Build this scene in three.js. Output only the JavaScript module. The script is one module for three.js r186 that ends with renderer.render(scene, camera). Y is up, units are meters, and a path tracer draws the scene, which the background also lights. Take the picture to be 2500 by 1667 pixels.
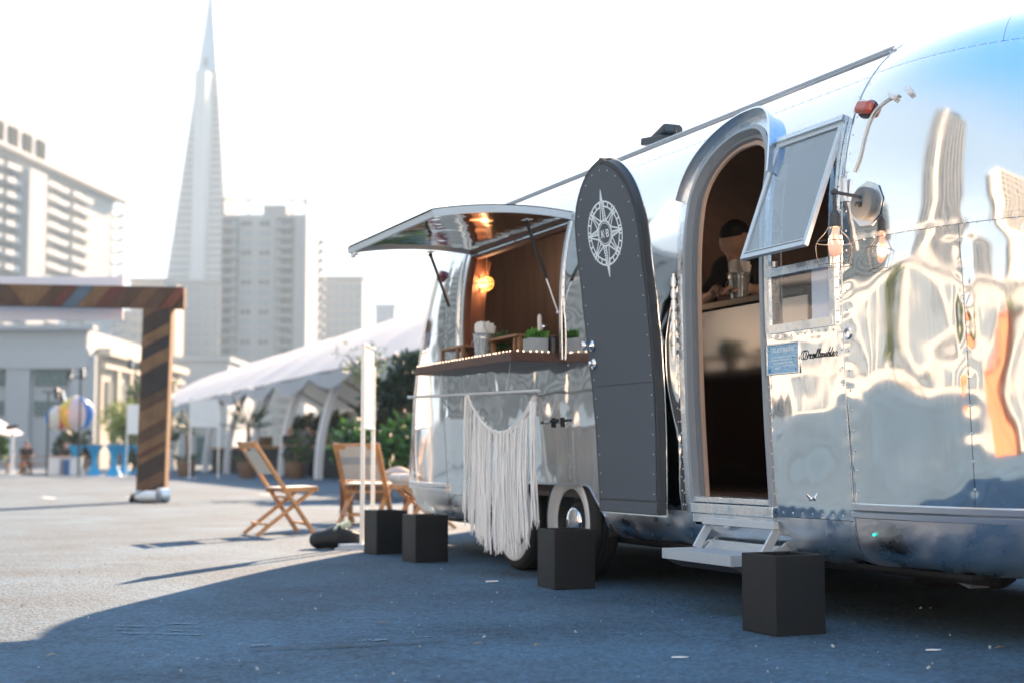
import * as THREE from 'three';
import { mergeGeometries } from 'three/addons/utils/BufferGeometryUtils.js';
import { RoundedBoxGeometry } from 'three/addons/geometries/RoundedBoxGeometry.js';
import { ImprovedNoise } from 'three/addons/math/ImprovedNoise.js';

// ---------------------------------------------------------------- camera, sky, sun, exposure
const scene = new THREE.Scene();
const camera = new THREE.PerspectiveCamera(26.998, 1024 / 682, 0.1, 4000);
camera.position.set(0, 0.75, 0);
camera.lookAt(0, 0.75 + Math.tan(4.602 * Math.PI / 180), -1);
camera.focus = 6.6;
camera.userData.fStop = 1.9;
scene.add(camera);

const EXPOSURE = 7.4;
const SUN_AZ = 16 * Math.PI / 180, SUN_EL = 23 * Math.PI / 180;         // to the right of straight ahead, above the horizon
const sunDir = new THREE.Vector3(Math.sin(SUN_AZ) * Math.cos(SUN_EL), Math.sin(SUN_EL), -Math.cos(SUN_AZ) * Math.cos(SUN_EL));
const sun = new THREE.DirectionalLight(new THREE.Color().setRGB(1.0, 0.69, 0.46), 4.15);
sun.position.copy(sunDir).multiplyScalar(60);
sun.target.position.set(0, 0, -8);
sun.castShadow = true;
sun.shadow.mapSize.set(4096, 4096);
Object.assign(sun.shadow.camera, { left: -40, right: 40, top: 40, bottom: -40, near: 1, far: 200 });
scene.add(sun, sun.target);

{ // clear hazy sky: pale at the horizon, glowing white around the sun, blue above and behind
  const w = 512, h = 256, d = new Float32Array(w * h * 4), v = new THREE.Vector3();
  const smooth = (a, b, x) => { const t = Math.min(1, Math.max(0, (x - a) / (b - a))); return t * t * (3 - 2 * t); };
  for (let j = 0; j < h; j++) for (let i = 0; i < w; i++) {
    const el = ((j + 0.5) / h - 0.5) * Math.PI, az = ((i + 0.5) / w - 0.5) * 2 * Math.PI;
    v.set(Math.cos(az) * Math.cos(el), Math.sin(el), Math.sin(az) * Math.cos(el));
    const e = Math.max(0, v.y), g = Math.acos(Math.min(1, v.dot(sunDir))) * 180 / Math.PI;
    const k1 = smooth(0, 0.5, e), k2 = smooth(0.58, 1, e), mix = (a, b, c) => (a + (b - a) * k1) + (c - b) * k2;
    let r = mix(0.76, 0.43, 0.08), gg = mix(0.93, 0.58, 0.44), b = mix(1.02, 0.73, 1.10);
    const glow = 0.9 * Math.exp(-((g / 24) ** 1.6)) + 0.34 * Math.exp(-((g / 44) ** 2));
    r += glow * 1.0; gg += glow * 0.97; b += glow * 0.9;
    const k = 1.44 / EXPOSURE, o = 4 * (j * w + i);
    d[o] = r * k; d[o + 1] = gg * k; d[o + 2] = b * k; d[o + 3] = 1;
  }
  const sky = new THREE.DataTexture(d, w, h, THREE.RGBAFormat, THREE.FloatType);
  sky.mapping = THREE.EquirectangularReflectionMapping;
  sky.magFilter = sky.minFilter = THREE.LinearFilter;
  sky.wrapS = THREE.RepeatWrapping;
  sky.needsUpdate = true;
  scene.background = sky;
  scene.environment = sky;
}
scene.fog = new THREE.FogExp2(new THREE.Color().setRGB(0.62, 0.82, 1.0), 0.00055);

const renderer = new THREE.WebGLRenderer({ antialias: true });
renderer.toneMapping = THREE.LinearToneMapping;
renderer.toneMappingExposure = EXPOSURE;
renderer.shadowMap.enabled = true;

// ---------------------------------------------------------------- helpers
function rng(seed) { let a = seed >>> 0; return () => { a = (a + 0x6D2B79F5) >>> 0; let t = Math.imul(a ^ (a >>> 15), 1 | a); t = (t + Math.imul(t ^ (t >>> 7), 61 | t)) ^ t; return ((t ^ (t >>> 14)) >>> 0) / 4294967296; }; }
const R0 = rng(7);
const rnd = (a, b) => a + (b - a) * R0();
const perlin = new ImprovedNoise();
const noise = (x, y, z = 0) => perlin.noise(x + 31.7, y + 12.3, z + 5.1);
const clamp = (x, a = 0, b = 1) => Math.min(b, Math.max(a, x));
const lerp = (a, b, t) => a + (b - a) * t;
const sstep = (a, b, x) => { const t = clamp((x - a) / (b - a)); return t * t * (3 - 2 * t); };
const V = (x, y, z) => new THREE.Vector3(x, y, z);
const D = Math.PI / 180;
const used = {};
function numbered(name) { const n = used[name] = (used[name] ?? -1) + 1; return n ? name + '_' + String(n).padStart(3, '0') : name; }
function tag(o, label, category, group, kind) {
  if (label) o.userData.label = label;
  if (category) o.userData.category = category;
  if (group) o.userData.group = group;
  if (kind) o.userData.kind = kind;
  return o;
}
function thing(name, label, category, p = [0, 0, 0], turn = 0, group) {
  const o = new THREE.Group(); o.name = numbered(name); scene.add(o);
  o.position.set(...p); o.rotation.y = turn;
  return tag(o, label, category, group);
}
function plain(g) {
  if (g.index) g = g.toNonIndexed();
  for (const k of Object.keys(g.attributes)) if (!['position', 'normal', 'uv', 'color'].includes(k)) g.deleteAttribute(k);
  if (!g.attributes.uv) g.setAttribute('uv', new THREE.BufferAttribute(new Float32Array(g.attributes.position.count * 2), 2));
  if (!g.attributes.normal) g.computeVertexNormals();
  return g;
}
function merge(list) { list = list.flat(9); return list.length === 1 ? plain(list[0]) : mergeGeometries(list.map(plain)); }
function obj(name, geos, mat, parent = scene, label) {
  const g = Array.isArray(geos) ? merge(geos) : geos;
  const m = new THREE.Mesh(g, mat);
  m.name = parent === scene ? numbered(name) : name;
  m.castShadow = m.receiveShadow = true;
  if (label) m.userData.label = label;
  parent.add(m);
  return m;
}
function copy(o, p, turn, label, group) {
  const c = o.clone(); c.name = numbered(o.name.replace(/_\d+$/, '')); scene.add(c);
  if (p) c.position.set(...p);
  if (turn !== undefined) c.rotation.y = turn;
  c.userData = { ...o.userData };
  if (label) c.userData.label = label;
  if (group) c.userData.group = group;
  return c;
}
const uvScale = (g, sx, sy) => { const a = g.attributes.uv; for (let i = 0; i < a.count; i++) a.setXY(i, a.getX(i) * sx, a.getY(i) * sy); return g; };
function boxUV(g) { // texture coordinates in metres by the face's main direction
  const p = g.attributes.position, n = g.attributes.normal, u = new Float32Array(p.count * 2);
  for (let i = 0; i < p.count; i++) {
    const x = Math.abs(n.getX(i)), y = Math.abs(n.getY(i)), z = Math.abs(n.getZ(i));
    const [a, b] = y >= x && y >= z ? [p.getX(i), p.getZ(i)] : x >= z ? [p.getZ(i), p.getY(i)] : [p.getX(i), p.getY(i)];
    u[2 * i] = a; u[2 * i + 1] = b;
  }
  g.setAttribute('uv', new THREE.BufferAttribute(u, 2)); return g;
}
function box(w, h, d, p = [0, 0, 0], rot, r = 0) {
  const g = boxUV(r > 0 ? new RoundedBoxGeometry(w, h, d, 1, Math.min(r, w / 2.1, h / 2.1, d / 2.1)) : new THREE.BoxGeometry(w, h, d));
  if (rot) g.applyMatrix4(new THREE.Matrix4().makeRotationFromEuler(new THREE.Euler(...rot)));
  g.translate(...p); return g;
}
function cyl(a, b, r1, r2 = r1, n = 10, open = false) {
  a = V(...a); b = V(...b); const d = b.clone().sub(a), L = d.length();
  const g = new THREE.CylinderGeometry(r2, r1, L, n, 1, open); g.translate(0, L / 2, 0);
  g.applyQuaternion(new THREE.Quaternion().setFromUnitVectors(V(0, 1, 0), d.normalize())); g.translate(a.x, a.y, a.z); return g;
}
function bar(a, b, w, d, up = [0, 1, 0], r = 0.003) { // a beam from a to b, w across, d along up
  a = V(...a); b = V(...b); const z = b.clone().sub(a), L = z.length(); z.normalize();
  const x = V(...up).cross(z).normalize(), y = z.clone().cross(x);
  const g = boxUV(r ? new RoundedBoxGeometry(w, d, L, 1, Math.min(r, w / 2.1, d / 2.1)) : new THREE.BoxGeometry(w, d, L));
  g.applyMatrix4(new THREE.Matrix4().makeBasis(x, y, z)); g.translate((a.x + b.x) / 2, (a.y + b.y) / 2, (a.z + b.z) / 2); return g;
}
function tube(pts, r, seg = 24, rad = 6, closed = false) { return new THREE.TubeGeometry(new THREE.CatmullRomCurve3(pts.map(p => p.isVector3 ? p : V(...p)), closed), seg, r, rad, closed); }
function lathe(pts, n = 24) { return new THREE.LatheGeometry(pts.map(([x, y]) => new THREE.Vector2(x, y)), n); }
function ball(r, p, s = [1, 1, 1], a = 12, b = 8) { const g = new THREE.SphereGeometry(r, a, b); g.scale(...s); g.translate(...p); return g; }
function extrude(pts, depth, bevel = 0) { const s = new THREE.Shape(pts.map(([x, y]) => new THREE.Vector2(x, y))); return new THREE.ExtrudeGeometry(s, { depth, bevelEnabled: bevel > 0, bevelSize: bevel, bevelThickness: bevel, bevelSegments: 1 }); }
const place = (g, p, rot) => { if (rot) g.applyMatrix4(new THREE.Matrix4().makeRotationFromEuler(new THREE.Euler(...rot))); return g.translate(...p); };
function grid(nu, nv, f, closedU = false) { // f(i/nu, j/nv) -> Vector3 or null-hole test afterwards
  const pos = new Float32Array((nu + 1) * (nv + 1) * 3), uv = new Float32Array((nu + 1) * (nv + 1) * 2), idx = [];
  for (let j = 0; j <= nv; j++) for (let i = 0; i <= nu; i++) { const k = j * (nu + 1) + i, p = f(i / nu, j / nv); pos.set([p.x, p.y, p.z], 3 * k); uv.set([i / nu, j / nv], 2 * k); }
  for (let j = 0; j < nv; j++) for (let i = 0; i < nu; i++) { const a = j * (nu + 1) + i, b = a + 1, c = a + nu + 1, e = c + 1; idx.push(a, b, e, a, e, c); }
  const g = new THREE.BufferGeometry();
  g.setAttribute('position', new THREE.BufferAttribute(pos, 3)); g.setAttribute('uv', new THREE.BufferAttribute(uv, 2)); g.setIndex(idx); g.computeVertexNormals(); return g;
}
function surfaceNets(f, lo, hi, cell) { // polygonises f < 0 on a regular grid
  const n = [0, 1, 2].map(i => Math.ceil((hi[i] - lo[i]) / cell) + 1), [nx, ny, nz] = n, val = new Float32Array(nx * ny * nz);
  const id = (i, j, k) => (k * ny + j) * nx + i;
  for (let k = 0; k < nz; k++) for (let j = 0; j < ny; j++) for (let i = 0; i < nx; i++) val[id(i, j, k)] = f(lo[0] + i * cell, lo[1] + j * cell, lo[2] + k * cell);
  const vert = new Int32Array(nx * ny * nz).fill(-1), pos = [], idx = [];
  const E = [[0, 1], [2, 3], [4, 5], [6, 7], [0, 2], [1, 3], [4, 6], [5, 7], [0, 4], [1, 5], [2, 6], [3, 7]];
  for (let k = 0; k < nz - 1; k++) for (let j = 0; j < ny - 1; j++) for (let i = 0; i < nx - 1; i++) {
    const c = []; let m = 0;
    for (let q = 0; q < 8; q++) { c[q] = val[id(i + (q & 1), j + ((q >> 1) & 1), k + (q >> 2))]; if (c[q] < 0) m |= 1 << q; }
    if (!m || m === 255) continue;
    let x = 0, y = 0, z = 0, s = 0;
    for (const [a, b] of E) if ((c[a] < 0) !== (c[b] < 0)) { const t = c[a] / (c[a] - c[b]); x += lerp(a & 1, b & 1, t); y += lerp((a >> 1) & 1, (b >> 1) & 1, t); z += lerp(a >> 2, b >> 2, t); s++; }
    vert[id(i, j, k)] = pos.length / 3; pos.push(lo[0] + (i + x / s) * cell, lo[1] + (j + y / s) * cell, lo[2] + (k + z / s) * cell);
  }
  const quad = (a, b, c, d, flip) => { if (a < 0 || b < 0 || c < 0 || d < 0) return; if (flip) idx.push(a, c, b, a, d, c); else idx.push(a, b, c, a, c, d); };
  for (let k = 1; k < nz - 1; k++) for (let j = 1; j < ny - 1; j++) for (let i = 1; i < nx - 1; i++) {
    const v0 = val[id(i, j, k)] < 0;
    if (v0 !== val[id(i + 1, j, k)] < 0) quad(vert[id(i, j - 1, k - 1)], vert[id(i, j, k - 1)], vert[id(i, j, k)], vert[id(i, j - 1, k)], !v0);
    if (v0 !== val[id(i, j + 1, k)] < 0) quad(vert[id(i - 1, j, k - 1)], vert[id(i - 1, j, k)], vert[id(i, j, k)], vert[id(i, j, k - 1)], !v0);
    if (v0 !== val[id(i, j, k + 1)] < 0) quad(vert[id(i - 1, j - 1, k)], vert[id(i, j - 1, k)], vert[id(i, j, k)], vert[id(i - 1, j, k)], !v0);
  }
  const g = new THREE.BufferGeometry(); g.setAttribute('position', new THREE.BufferAttribute(new Float32Array(pos), 3)); g.setIndex(idx); g.computeVertexNormals(); return g;
}
// a body from tapered bones [a, b, ra, rb], joined by a smooth minimum
function bodyMesh(bones, cell, blend = 0.035, extra) {
  const lo = [1e9, 1e9, 1e9], hi = [-1e9, -1e9, -1e9];
  for (const [a, b, ra, rb] of bones) for (let i = 0; i < 3; i++) { const r = Math.max(ra, rb) + 2.5 * cell + 0.02; lo[i] = Math.min(lo[i], a[i] - r, b[i] - r); hi[i] = Math.max(hi[i], a[i] + r, b[i] + r); }
  const f = (x, y, z) => {
    let d = 1e3;
    for (const [a, b, ra, rb] of bones) {
      const ux = b[0] - a[0], uy = b[1] - a[1], uz = b[2] - a[2], L = ux * ux + uy * uy + uz * uz || 1e-9;
      const t = clamp(((x - a[0]) * ux + (y - a[1]) * uy + (z - a[2]) * uz) / L);
      const e = Math.hypot(x - a[0] - ux * t, y - a[1] - uy * t, z - a[2] - uz * t) - lerp(ra, rb, t);
      const h = Math.max(blend - Math.abs(d - e), 0) / blend; d = Math.min(d, e) - h * h * blend * 0.25;
    }
    return extra ? extra(d, x, y, z) : d;
  };
  return surfaceNets(f, lo, hi, cell);
}

// ---------------------------------------------------------------- textures and materials
function pn(x, y, per) { // tileable value noise, period per
  const xi = Math.floor(x), yi = Math.floor(y), fx = x - xi, fy = y - yi, m = (a) => ((a % per) + per) % per;
  const hsh = (a, b) => { let n = Math.imul(m(a), 374761393) + Math.imul(m(b), 668265263) + Math.imul(per, 974711); n = Math.imul(n ^ (n >>> 13), 1274126177); return ((n ^ (n >>> 16)) >>> 0) / 4294967296; };
  const u = fx * fx * (3 - 2 * fx), v = fy * fy * (3 - 2 * fy);
  return lerp(lerp(hsh(xi, yi), hsh(xi + 1, yi), u), lerp(hsh(xi, yi + 1), hsh(xi + 1, yi + 1), u), v);
}
function dataTex(n, f, srgb = false, m = n) { // f(u, v) -> [r, g, b] in 0..1
  const a = new Uint8Array(n * m * 4);
  for (let j = 0; j < m; j++) for (let i = 0; i < n; i++) { const c = f(i / n, j / m), o = 4 * (j * n + i); a[o] = 255 * clamp(c[0]); a[o + 1] = 255 * clamp(c[1]); a[o + 2] = 255 * clamp(c[2]); a[o + 3] = c[3] === undefined ? 255 : 255 * clamp(c[3]); }
  const t = new THREE.DataTexture(a, n, m); t.wrapS = t.wrapT = THREE.RepeatWrapping; t.magFilter = THREE.LinearFilter; t.minFilter = THREE.LinearMipmapLinearFilter;
  if (srgb) t.colorSpace = THREE.SRGBColorSpace; t.needsUpdate = true; return t;
}
const tex = (t, sx, sy = sx) => { const c = t.clone(); c.repeat.set(sx, sy); c.needsUpdate = true; return c; };
const col = (r, g, b) => new THREE.Color().setRGB(r, g, b);
const std = (r, g, b, roughness = 0.8, o = {}) => new THREE.MeshStandardMaterial({ color: col(r, g, b), roughness, ...o });
const phy = (r, g, b, roughness, o = {}) => new THREE.MeshPhysicalMaterial({ color: col(r, g, b), roughness, ...o });
const fbm = (u, v, p, oct = 4) => { let s = 0, a = 0.5, t = 0; for (let i = 0; i < oct; i++) { s += a * pn(u * p, v * p, p); t += a; a *= 0.55; p *= 2; } return s / t; };

const asphaltH = (u, v) => { const a = pn(u * 320, v * 320, 320), b = pn(u * 150, v * 150, 150), c = pn(u * 60, v * 60, 60); return 0.5 * a + 0.35 * b + 0.15 * c; };
const T = {
  asphalt: dataTex(1024, (u, v) => { const h = asphaltH(u, v), big = fbm(u, v, 5, 4), sp = pn(u * 410, v * 410, 410) > 0.9 ? 0.26 : 0; const k = 0.59 + 0.85 * (h - 0.5) + 0.46 * (big - 0.5) + sp; return [k, k, k]; }),
  asphaltBump: dataTex(1024, (u, v) => { const h = asphaltH(u, v); return [h, h, h]; }),
  wood: dataTex(512, (u, v) => { const g = pn(u * 90, v * 5, 90) * 0.5 + pn(u * 36 + 2 * pn(u * 4, v * 3, 4), v * 3, 36) * 0.5, k = 0.66 + 0.4 * (g - 0.5) + 0.25 * (fbm(u, v, 3, 3) - 0.5); return [k, k, k]; }),
  grime: dataTex(512, (u, v) => { const k = fbm(u, v, 6, 5), s = pn(u * 200, v * 9, 200); const r = 0.16 + 0.55 * Math.max(0, k - 0.5) + 0.12 * s; return [r, r, r]; }),
  soft: dataTex(256, (u, v) => { const k = fbm(u, v, 5, 5); return [k, k, k]; }),
  cloth: dataTex(256, (u, v) => { const k = 0.8 + 0.1 * Math.sin(u * Math.PI * 2 * 64) * Math.sin(v * Math.PI * 2 * 64) + 0.2 * (fbm(u, v, 6, 3) - 0.5); return [k, k, k]; }),
  plate: dataTex(256, (u, v) => { // raised lozenges of tread plate
    let h = 0; for (let k = 0; k < 2; k++) { const a = (u * 8 + k * 0.5) % 1 - 0.5, b = (v * 8 + k * 0.5) % 1 - 0.5, s = k ? 1 : -1, x = (a + s * b) * 0.7, y = (a - s * b) * 0.7; h = Math.max(h, 1 - Math.max(Math.abs(x) / 0.33, Math.abs(y) / 0.1)); } const q = clamp(h * 3); return [q, q, q]; }),
};
const M = {
  mirror: new THREE.MeshStandardMaterial({ color: col(0.84, 0.845, 0.85), metalness: 1, roughness: 0.32, roughnessMap: tex(T.grime, 0.8) }),
  dullAlu: new THREE.MeshStandardMaterial({ color: col(0.66, 0.69, 0.72), metalness: 1, roughness: 0.75, roughnessMap: tex(T.soft, 1.3), bumpMap: tex(T.soft, 2), bumpScale: 0.004 }),
  railGrey: new THREE.MeshStandardMaterial({ color: col(0.45, 0.49, 0.53), metalness: 0.6, roughness: 0.5 }),
  alu: new THREE.MeshStandardMaterial({ color: col(0.72, 0.76, 0.8), metalness: 1, roughness: 0.32 }),
  frameAlu: new THREE.MeshStandardMaterial({ color: col(0.6, 0.66, 0.72), metalness: 1, roughness: 0.5, roughnessMap: tex(T.soft, 3) }),
  chrome: new THREE.MeshStandardMaterial({ color: col(0.9, 0.92, 0.94), metalness: 1, roughness: 0.06 }),
  steel: new THREE.MeshStandardMaterial({ color: col(0.5, 0.52, 0.53), metalness: 1, roughness: 0.14 }),
  galv: new THREE.MeshStandardMaterial({ color: col(0.40, 0.46, 0.50), metalness: 0.45, roughness: 0.45, roughnessMap: tex(T.soft, 4) }),
  doorGrey: std(0.082, 0.10, 0.12, 0.62, { bumpMap: tex(T.soft, 9), bumpScale: 0.0003 }),
  doorEdge: std(0.035, 0.045, 0.055, 0.5),
  black: std(0.012, 0.013, 0.014, 0.6),
  rubber: std(0.018, 0.019, 0.02, 0.75, { bumpMap: tex(T.soft, 8), bumpScale: 0.001 }),
  white: std(0.78, 0.78, 0.77, 0.5),
  whitewall: std(0.74, 0.74, 0.72, 0.6),
  blackBox: std(0.007, 0.0095, 0.012, 0.5, { bumpMap: tex(T.soft, 9), bumpScale: 0.0005 }),
  counterWood: std(0.13, 0.055, 0.035, 0.5, { map: tex(T.wood, 0.9, 0.9), bumpMap: tex(T.wood, 0.9, 0.9), bumpScale: 0.001 }),
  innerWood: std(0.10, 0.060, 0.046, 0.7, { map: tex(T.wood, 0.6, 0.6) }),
  reddish: std(0.26, 0.1, 0.055, 0.6, { map: tex(T.wood, 1, 1) }),
  teak: std(0.80, 0.40, 0.165, 0.5, { map: tex(T.wood, 2, 2), bumpMap: tex(T.wood, 2, 2), bumpScale: 0.001 }),
  tray: std(0.42, 0.22, 0.11, 0.55, { map: tex(T.wood, 3, 3) }),
  canvas: std(0.72, 0.69, 0.64, 0.9, { map: tex(T.cloth, 4) }),
  stepBlue: new THREE.MeshStandardMaterial({ color: col(0.56, 0.63, 0.68), metalness: 0.5, roughness: 0.45 }),
  tread: new THREE.MeshStandardMaterial({ color: col(0.56, 0.63, 0.68), metalness: 0.5, roughness: 0.42, bumpMap: tex(T.plate, 5), bumpScale: 0.004 }),
  cord: std(0.92, 0.91, 0.88, 0.95),
  bronze: new THREE.MeshStandardMaterial({ color: col(0.09, 0.095, 0.1), metalness: 0.6, roughness: 0.55 }),
  lampGrey: std(0.16, 0.18, 0.19, 0.6),
  glass: phy(0.93, 0.96, 1, 0.02, { transmission: 1, ior: 1.5, thickness: 0 }),
  red: phy(0.42, 0.05, 0.025, 0.25, { clearcoat: 1, clearcoatRoughness: 0.1 }),
  clear: phy(0.95, 0.97, 0.98, 0.03, { transmission: 1, ior: 1.45, thickness: 0 }),
  terracotta: std(0.3, 0.13, 0.07, 0.9),
  skin: std(0.46, 0.24, 0.17, 0.6),
  shirtBlack: std(0.012, 0.012, 0.014, 0.9),
  hairDark: std(0.02, 0.016, 0.014, 0.8),
  hairBlond: std(0.42, 0.29, 0.13, 0.8),
};
// ---------------------------------------------------------------- ground
{
  const N = 200, map = (x) => Math.sign(x) * (Math.abs(x) ** 3.2) * 1500;
  const g = new THREE.PlaneGeometry(2, 2, N, N); g.rotateX(-Math.PI / 2);
  const p = g.attributes.position, c = new Float32Array(p.count * 3), uv = g.attributes.uv;
  for (let i = 0; i < p.count; i++) {
    const x = map(p.getX(i)), z = map(p.getZ(i)) - 10; p.setXYZ(i, x, 0, z); uv.setXY(i, x / 3.1, z / 3.1);
    const k = 1 + 0.30 * noise(x * 0.23, z * 0.23) + 0.24 * noise(x * 0.9, z * 0.9, 3) + 0.1 * noise(x * 3, z * 3, 9) + (Math.abs(z) > 60 ? 0.1 : 0);
    c.set([k, k, k], 3 * i);
  }
  g.setAttribute('color', new THREE.BufferAttribute(c, 3)); g.computeVertexNormals();
  const m = new THREE.MeshStandardMaterial({ color: col(0.076, 0.158, 0.228), roughness: 0.9, map: T.asphalt, bumpMap: T.asphaltBump, bumpScale: 0.010, vertexColors: true });
  tag(obj('ground', g, m), 'worn grey asphalt of the open car park', 'ground', null, 'structure');
}
function sheet(pts, y = 0.004) { const s = new THREE.Shape(pts.map(([x, z]) => new THREE.Vector2(x, -z))); const g = new THREE.ShapeGeometry(s); g.rotateX(-Math.PI / 2); g.translate(0, y, 0); const p = g.attributes.position, uv = g.attributes.uv; for (let i = 0; i < p.count; i++) uv.setXY(i, p.getX(i), p.getZ(i)); return g; }
{
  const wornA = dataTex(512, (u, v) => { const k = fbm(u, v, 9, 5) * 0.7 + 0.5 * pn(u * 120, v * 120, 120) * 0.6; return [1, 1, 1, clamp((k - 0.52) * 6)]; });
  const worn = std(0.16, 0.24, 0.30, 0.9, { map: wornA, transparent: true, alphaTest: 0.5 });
  const line = (a, b, w, name = 'painted_line', m = worn, y) => {
    const d = [b[0] - a[0], b[1] - a[1]], L = Math.hypot(...d), n = [-d[1] / L * w / 2, d[0] / L * w / 2];
    return obj(name, sheet([[a[0] + n[0], a[1] + n[1]], [b[0] + n[0], b[1] + n[1]], [b[0] - n[0], b[1] - n[1]], [a[0] - n[0], a[1] - n[1]]], y), m);
  };
  // faint worn stripes in the shade of the trailer
  tag(line([-1.22, -5.62], [-0.1, -6.05], 0.07), 'faint worn white stripe on the shaded asphalt in the foreground', 'painted line', null, 'structure');
  tag(line([-1.25, -4.7], [-0.5, -4.72], 0.06), 'worn white scuff at the bottom edge of the shaded asphalt', 'painted line', null, 'structure');
  for (let k = 0; k < 4; k++) tag(line([-1.78 + 0.03 * k, -6.5 + 0.13 * k], [-1.35 + 0.05 * k, -6.42 + 0.13 * k], 0.035), 'short pale scrape in the shaded asphalt on the left', 'scuff mark', 'pale scrapes in the shaded asphalt', 'structure');
  const solid = std(0.7, 0.7, 0.68, 0.8);
  for (const [x, z] of [[-8.6, -26.2], [-7.1, -26.4], [-5.0, -28.2], [-3.6, -27.6]]) tag(line([x, z], [x + 0.5, z + 0.9], 0.12, 'parking_line', solid), 'short white parking bay mark on the asphalt near the wooden frame', 'parking line', 'white parking bay marks', 'structure');
  const dark = std(0.05, 0.055, 0.06, 0.9);
  const crack = (pts, w, label) => { // a thin irregular dark crack
    const l = [], r = []; const rr = rng(pts.length * 77 + Math.round(pts[0][0] * 100));
    for (let s = 0; s < pts.length - 1; s++) for (let k = 0; k < 14; k++) { const t = k / 14, x = lerp(pts[s][0], pts[s + 1][0], t) + (rr() - 0.5) * 0.02, z = lerp(pts[s][1], pts[s + 1][1], t) + (rr() - 0.5) * 0.03, q = w * (0.25 + rr()); l.push([x, z - q]); r.unshift([x, z + q]); }
    tag(obj('crack', sheet([...l, ...r], 0.008), dark), label, 'crack', null, 'structure');
  };
  crack([[-1.0, -5.55], [-0.55, -5.7], [-0.25, -5.83]], 0.012, 'dark crack in the asphalt beside the worn foreground stripe');
  crack([[-1.1, -8.6], [-0.7, -8.75]], 0.012, 'short dark crack in the asphalt in front of the small black boxes');
  crack([[-3.6, -9.9], [-2.9, -10.0], [-2.5, -9.95]], 0.014, 'dark joint in the sunlit asphalt at the left edge');
  crack([[-8.2, -20.3], [-7.0, -20.9], [-6.2, -22.4]], 0.02, 'dark cable-like joint running across the asphalt to the wooden frame');
  crack([[-10.5, -27.2], [-7.0, -28.2], [-4.0, -28.6]], 0.03, 'long dark joint in the asphalt behind the wooden frame');
}
{ // litter on the asphalt
  const leafG = grid(6, 2, (u, v) => V((u - 0.5) * 0.055, 0.004 + 0.006 * Math.sin(u * 3.1) + 0.004 * Math.abs(v - 0.5), (v - 0.5) * 0.02 * Math.sin(Math.PI * clamp(u, 0.05, 0.95))));
  const leafM = std(0.34, 0.22, 0.08, 0.8), paper = std(0.75, 0.75, 0.72, 0.8);
  const names = [[-0.58, -6.42, 0.2, 'dry brown leaf lying left of the middle in the shaded asphalt'], [-0.13, -5.72, 0.4, 'dry brown leaf below the macrame, left of a similar pair'], [0.1, -5.68, 1.1, 'dry curled brown leaf right of another leaf in the foreground'], [1.9, -5.6, 0.3, 'pale dry leaf at the lower right corner of the asphalt'], [-1.72, -5.4, 0.9, 'dry leaf fragment at the lower left of the shaded asphalt']];
  for (const [x, z, r, l] of names) { const o = obj('fallen_leaf', leafG, leafM); o.position.set(x, 0.002, z); o.rotation.y = r; tag(o, l, 'leaf', 'dry leaves on the asphalt'); }
  const chip = obj('paper_scrap', box(0.075, 0.006, 0.035, [0, 0.006, 0], [0, 0.1, 0.04], 0.002), paper); chip.position.set(-0.12, 0, -8.57); tag(chip, 'small white paper scrap on the asphalt under the macrame', 'litter');
  for (const [x, z, l] of [[1.62, -5.55, 'white crumbled chip on the asphalt right of the nearest black box'], [2.06, -5.42, 'flat white chip at the right edge of the asphalt'], [0.62, -5.35, 'white chip left of the nearest black box in the foreground']]) {
    const o = obj('plaster_chip', extrude([[-0.03, -0.01], [0.01, -0.016], [0.035, 0.002], [0.005, 0.014], [-0.02, 0.008]], 0.003), paper); o.rotation.x = -Math.PI / 2; o.position.set(x, 0.006, z); tag(o, l, 'litter', 'white chips on the asphalt');
  }
  const gr = rng(5), bits = []; for (let i = 0; i < 120; i++) { const z = -4.6 - 5.2 * gr() ** 1.4, x = lerp(-0.34, 0.38, gr()) * -z * 1.02, s = 0.0018 + 0.0042 * gr() ** 4; if (x > 2.2) continue; bits.push(box(s * 2.6, s, s * 1.7, [x, s / 2 + 0.002, z], [gr(), gr() * 3, gr()])); }
  tag(obj('gravel', bits, std(0.36, 0.38, 0.38, 0.9)), 'tiny pale grit scattered over the shaded asphalt', 'grit', null, 'stuff');
}
// ---------------------------------------------------------------- the silver trailer
// Local axes of the trailer: x runs along it (away from the camera), y up, z inwards from its near wall.
const TX = 0.3369, TZ = -8.6253, TTURN = Math.atan2(0.91557, -0.40216), HALF = 1.18, TA = -2.73, TB = 2.1;
const trailer = thing('food_trailer', 'polished riveted silver trailer serving as a bar, with open door and hatch', 'trailer', [TX, 0, TZ], TTURN);
const toWorld = (t, h, q) => [TX - 0.40216 * t + 0.91557 * q, h, TZ - 0.91557 * t - 0.40216 * q];

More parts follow.
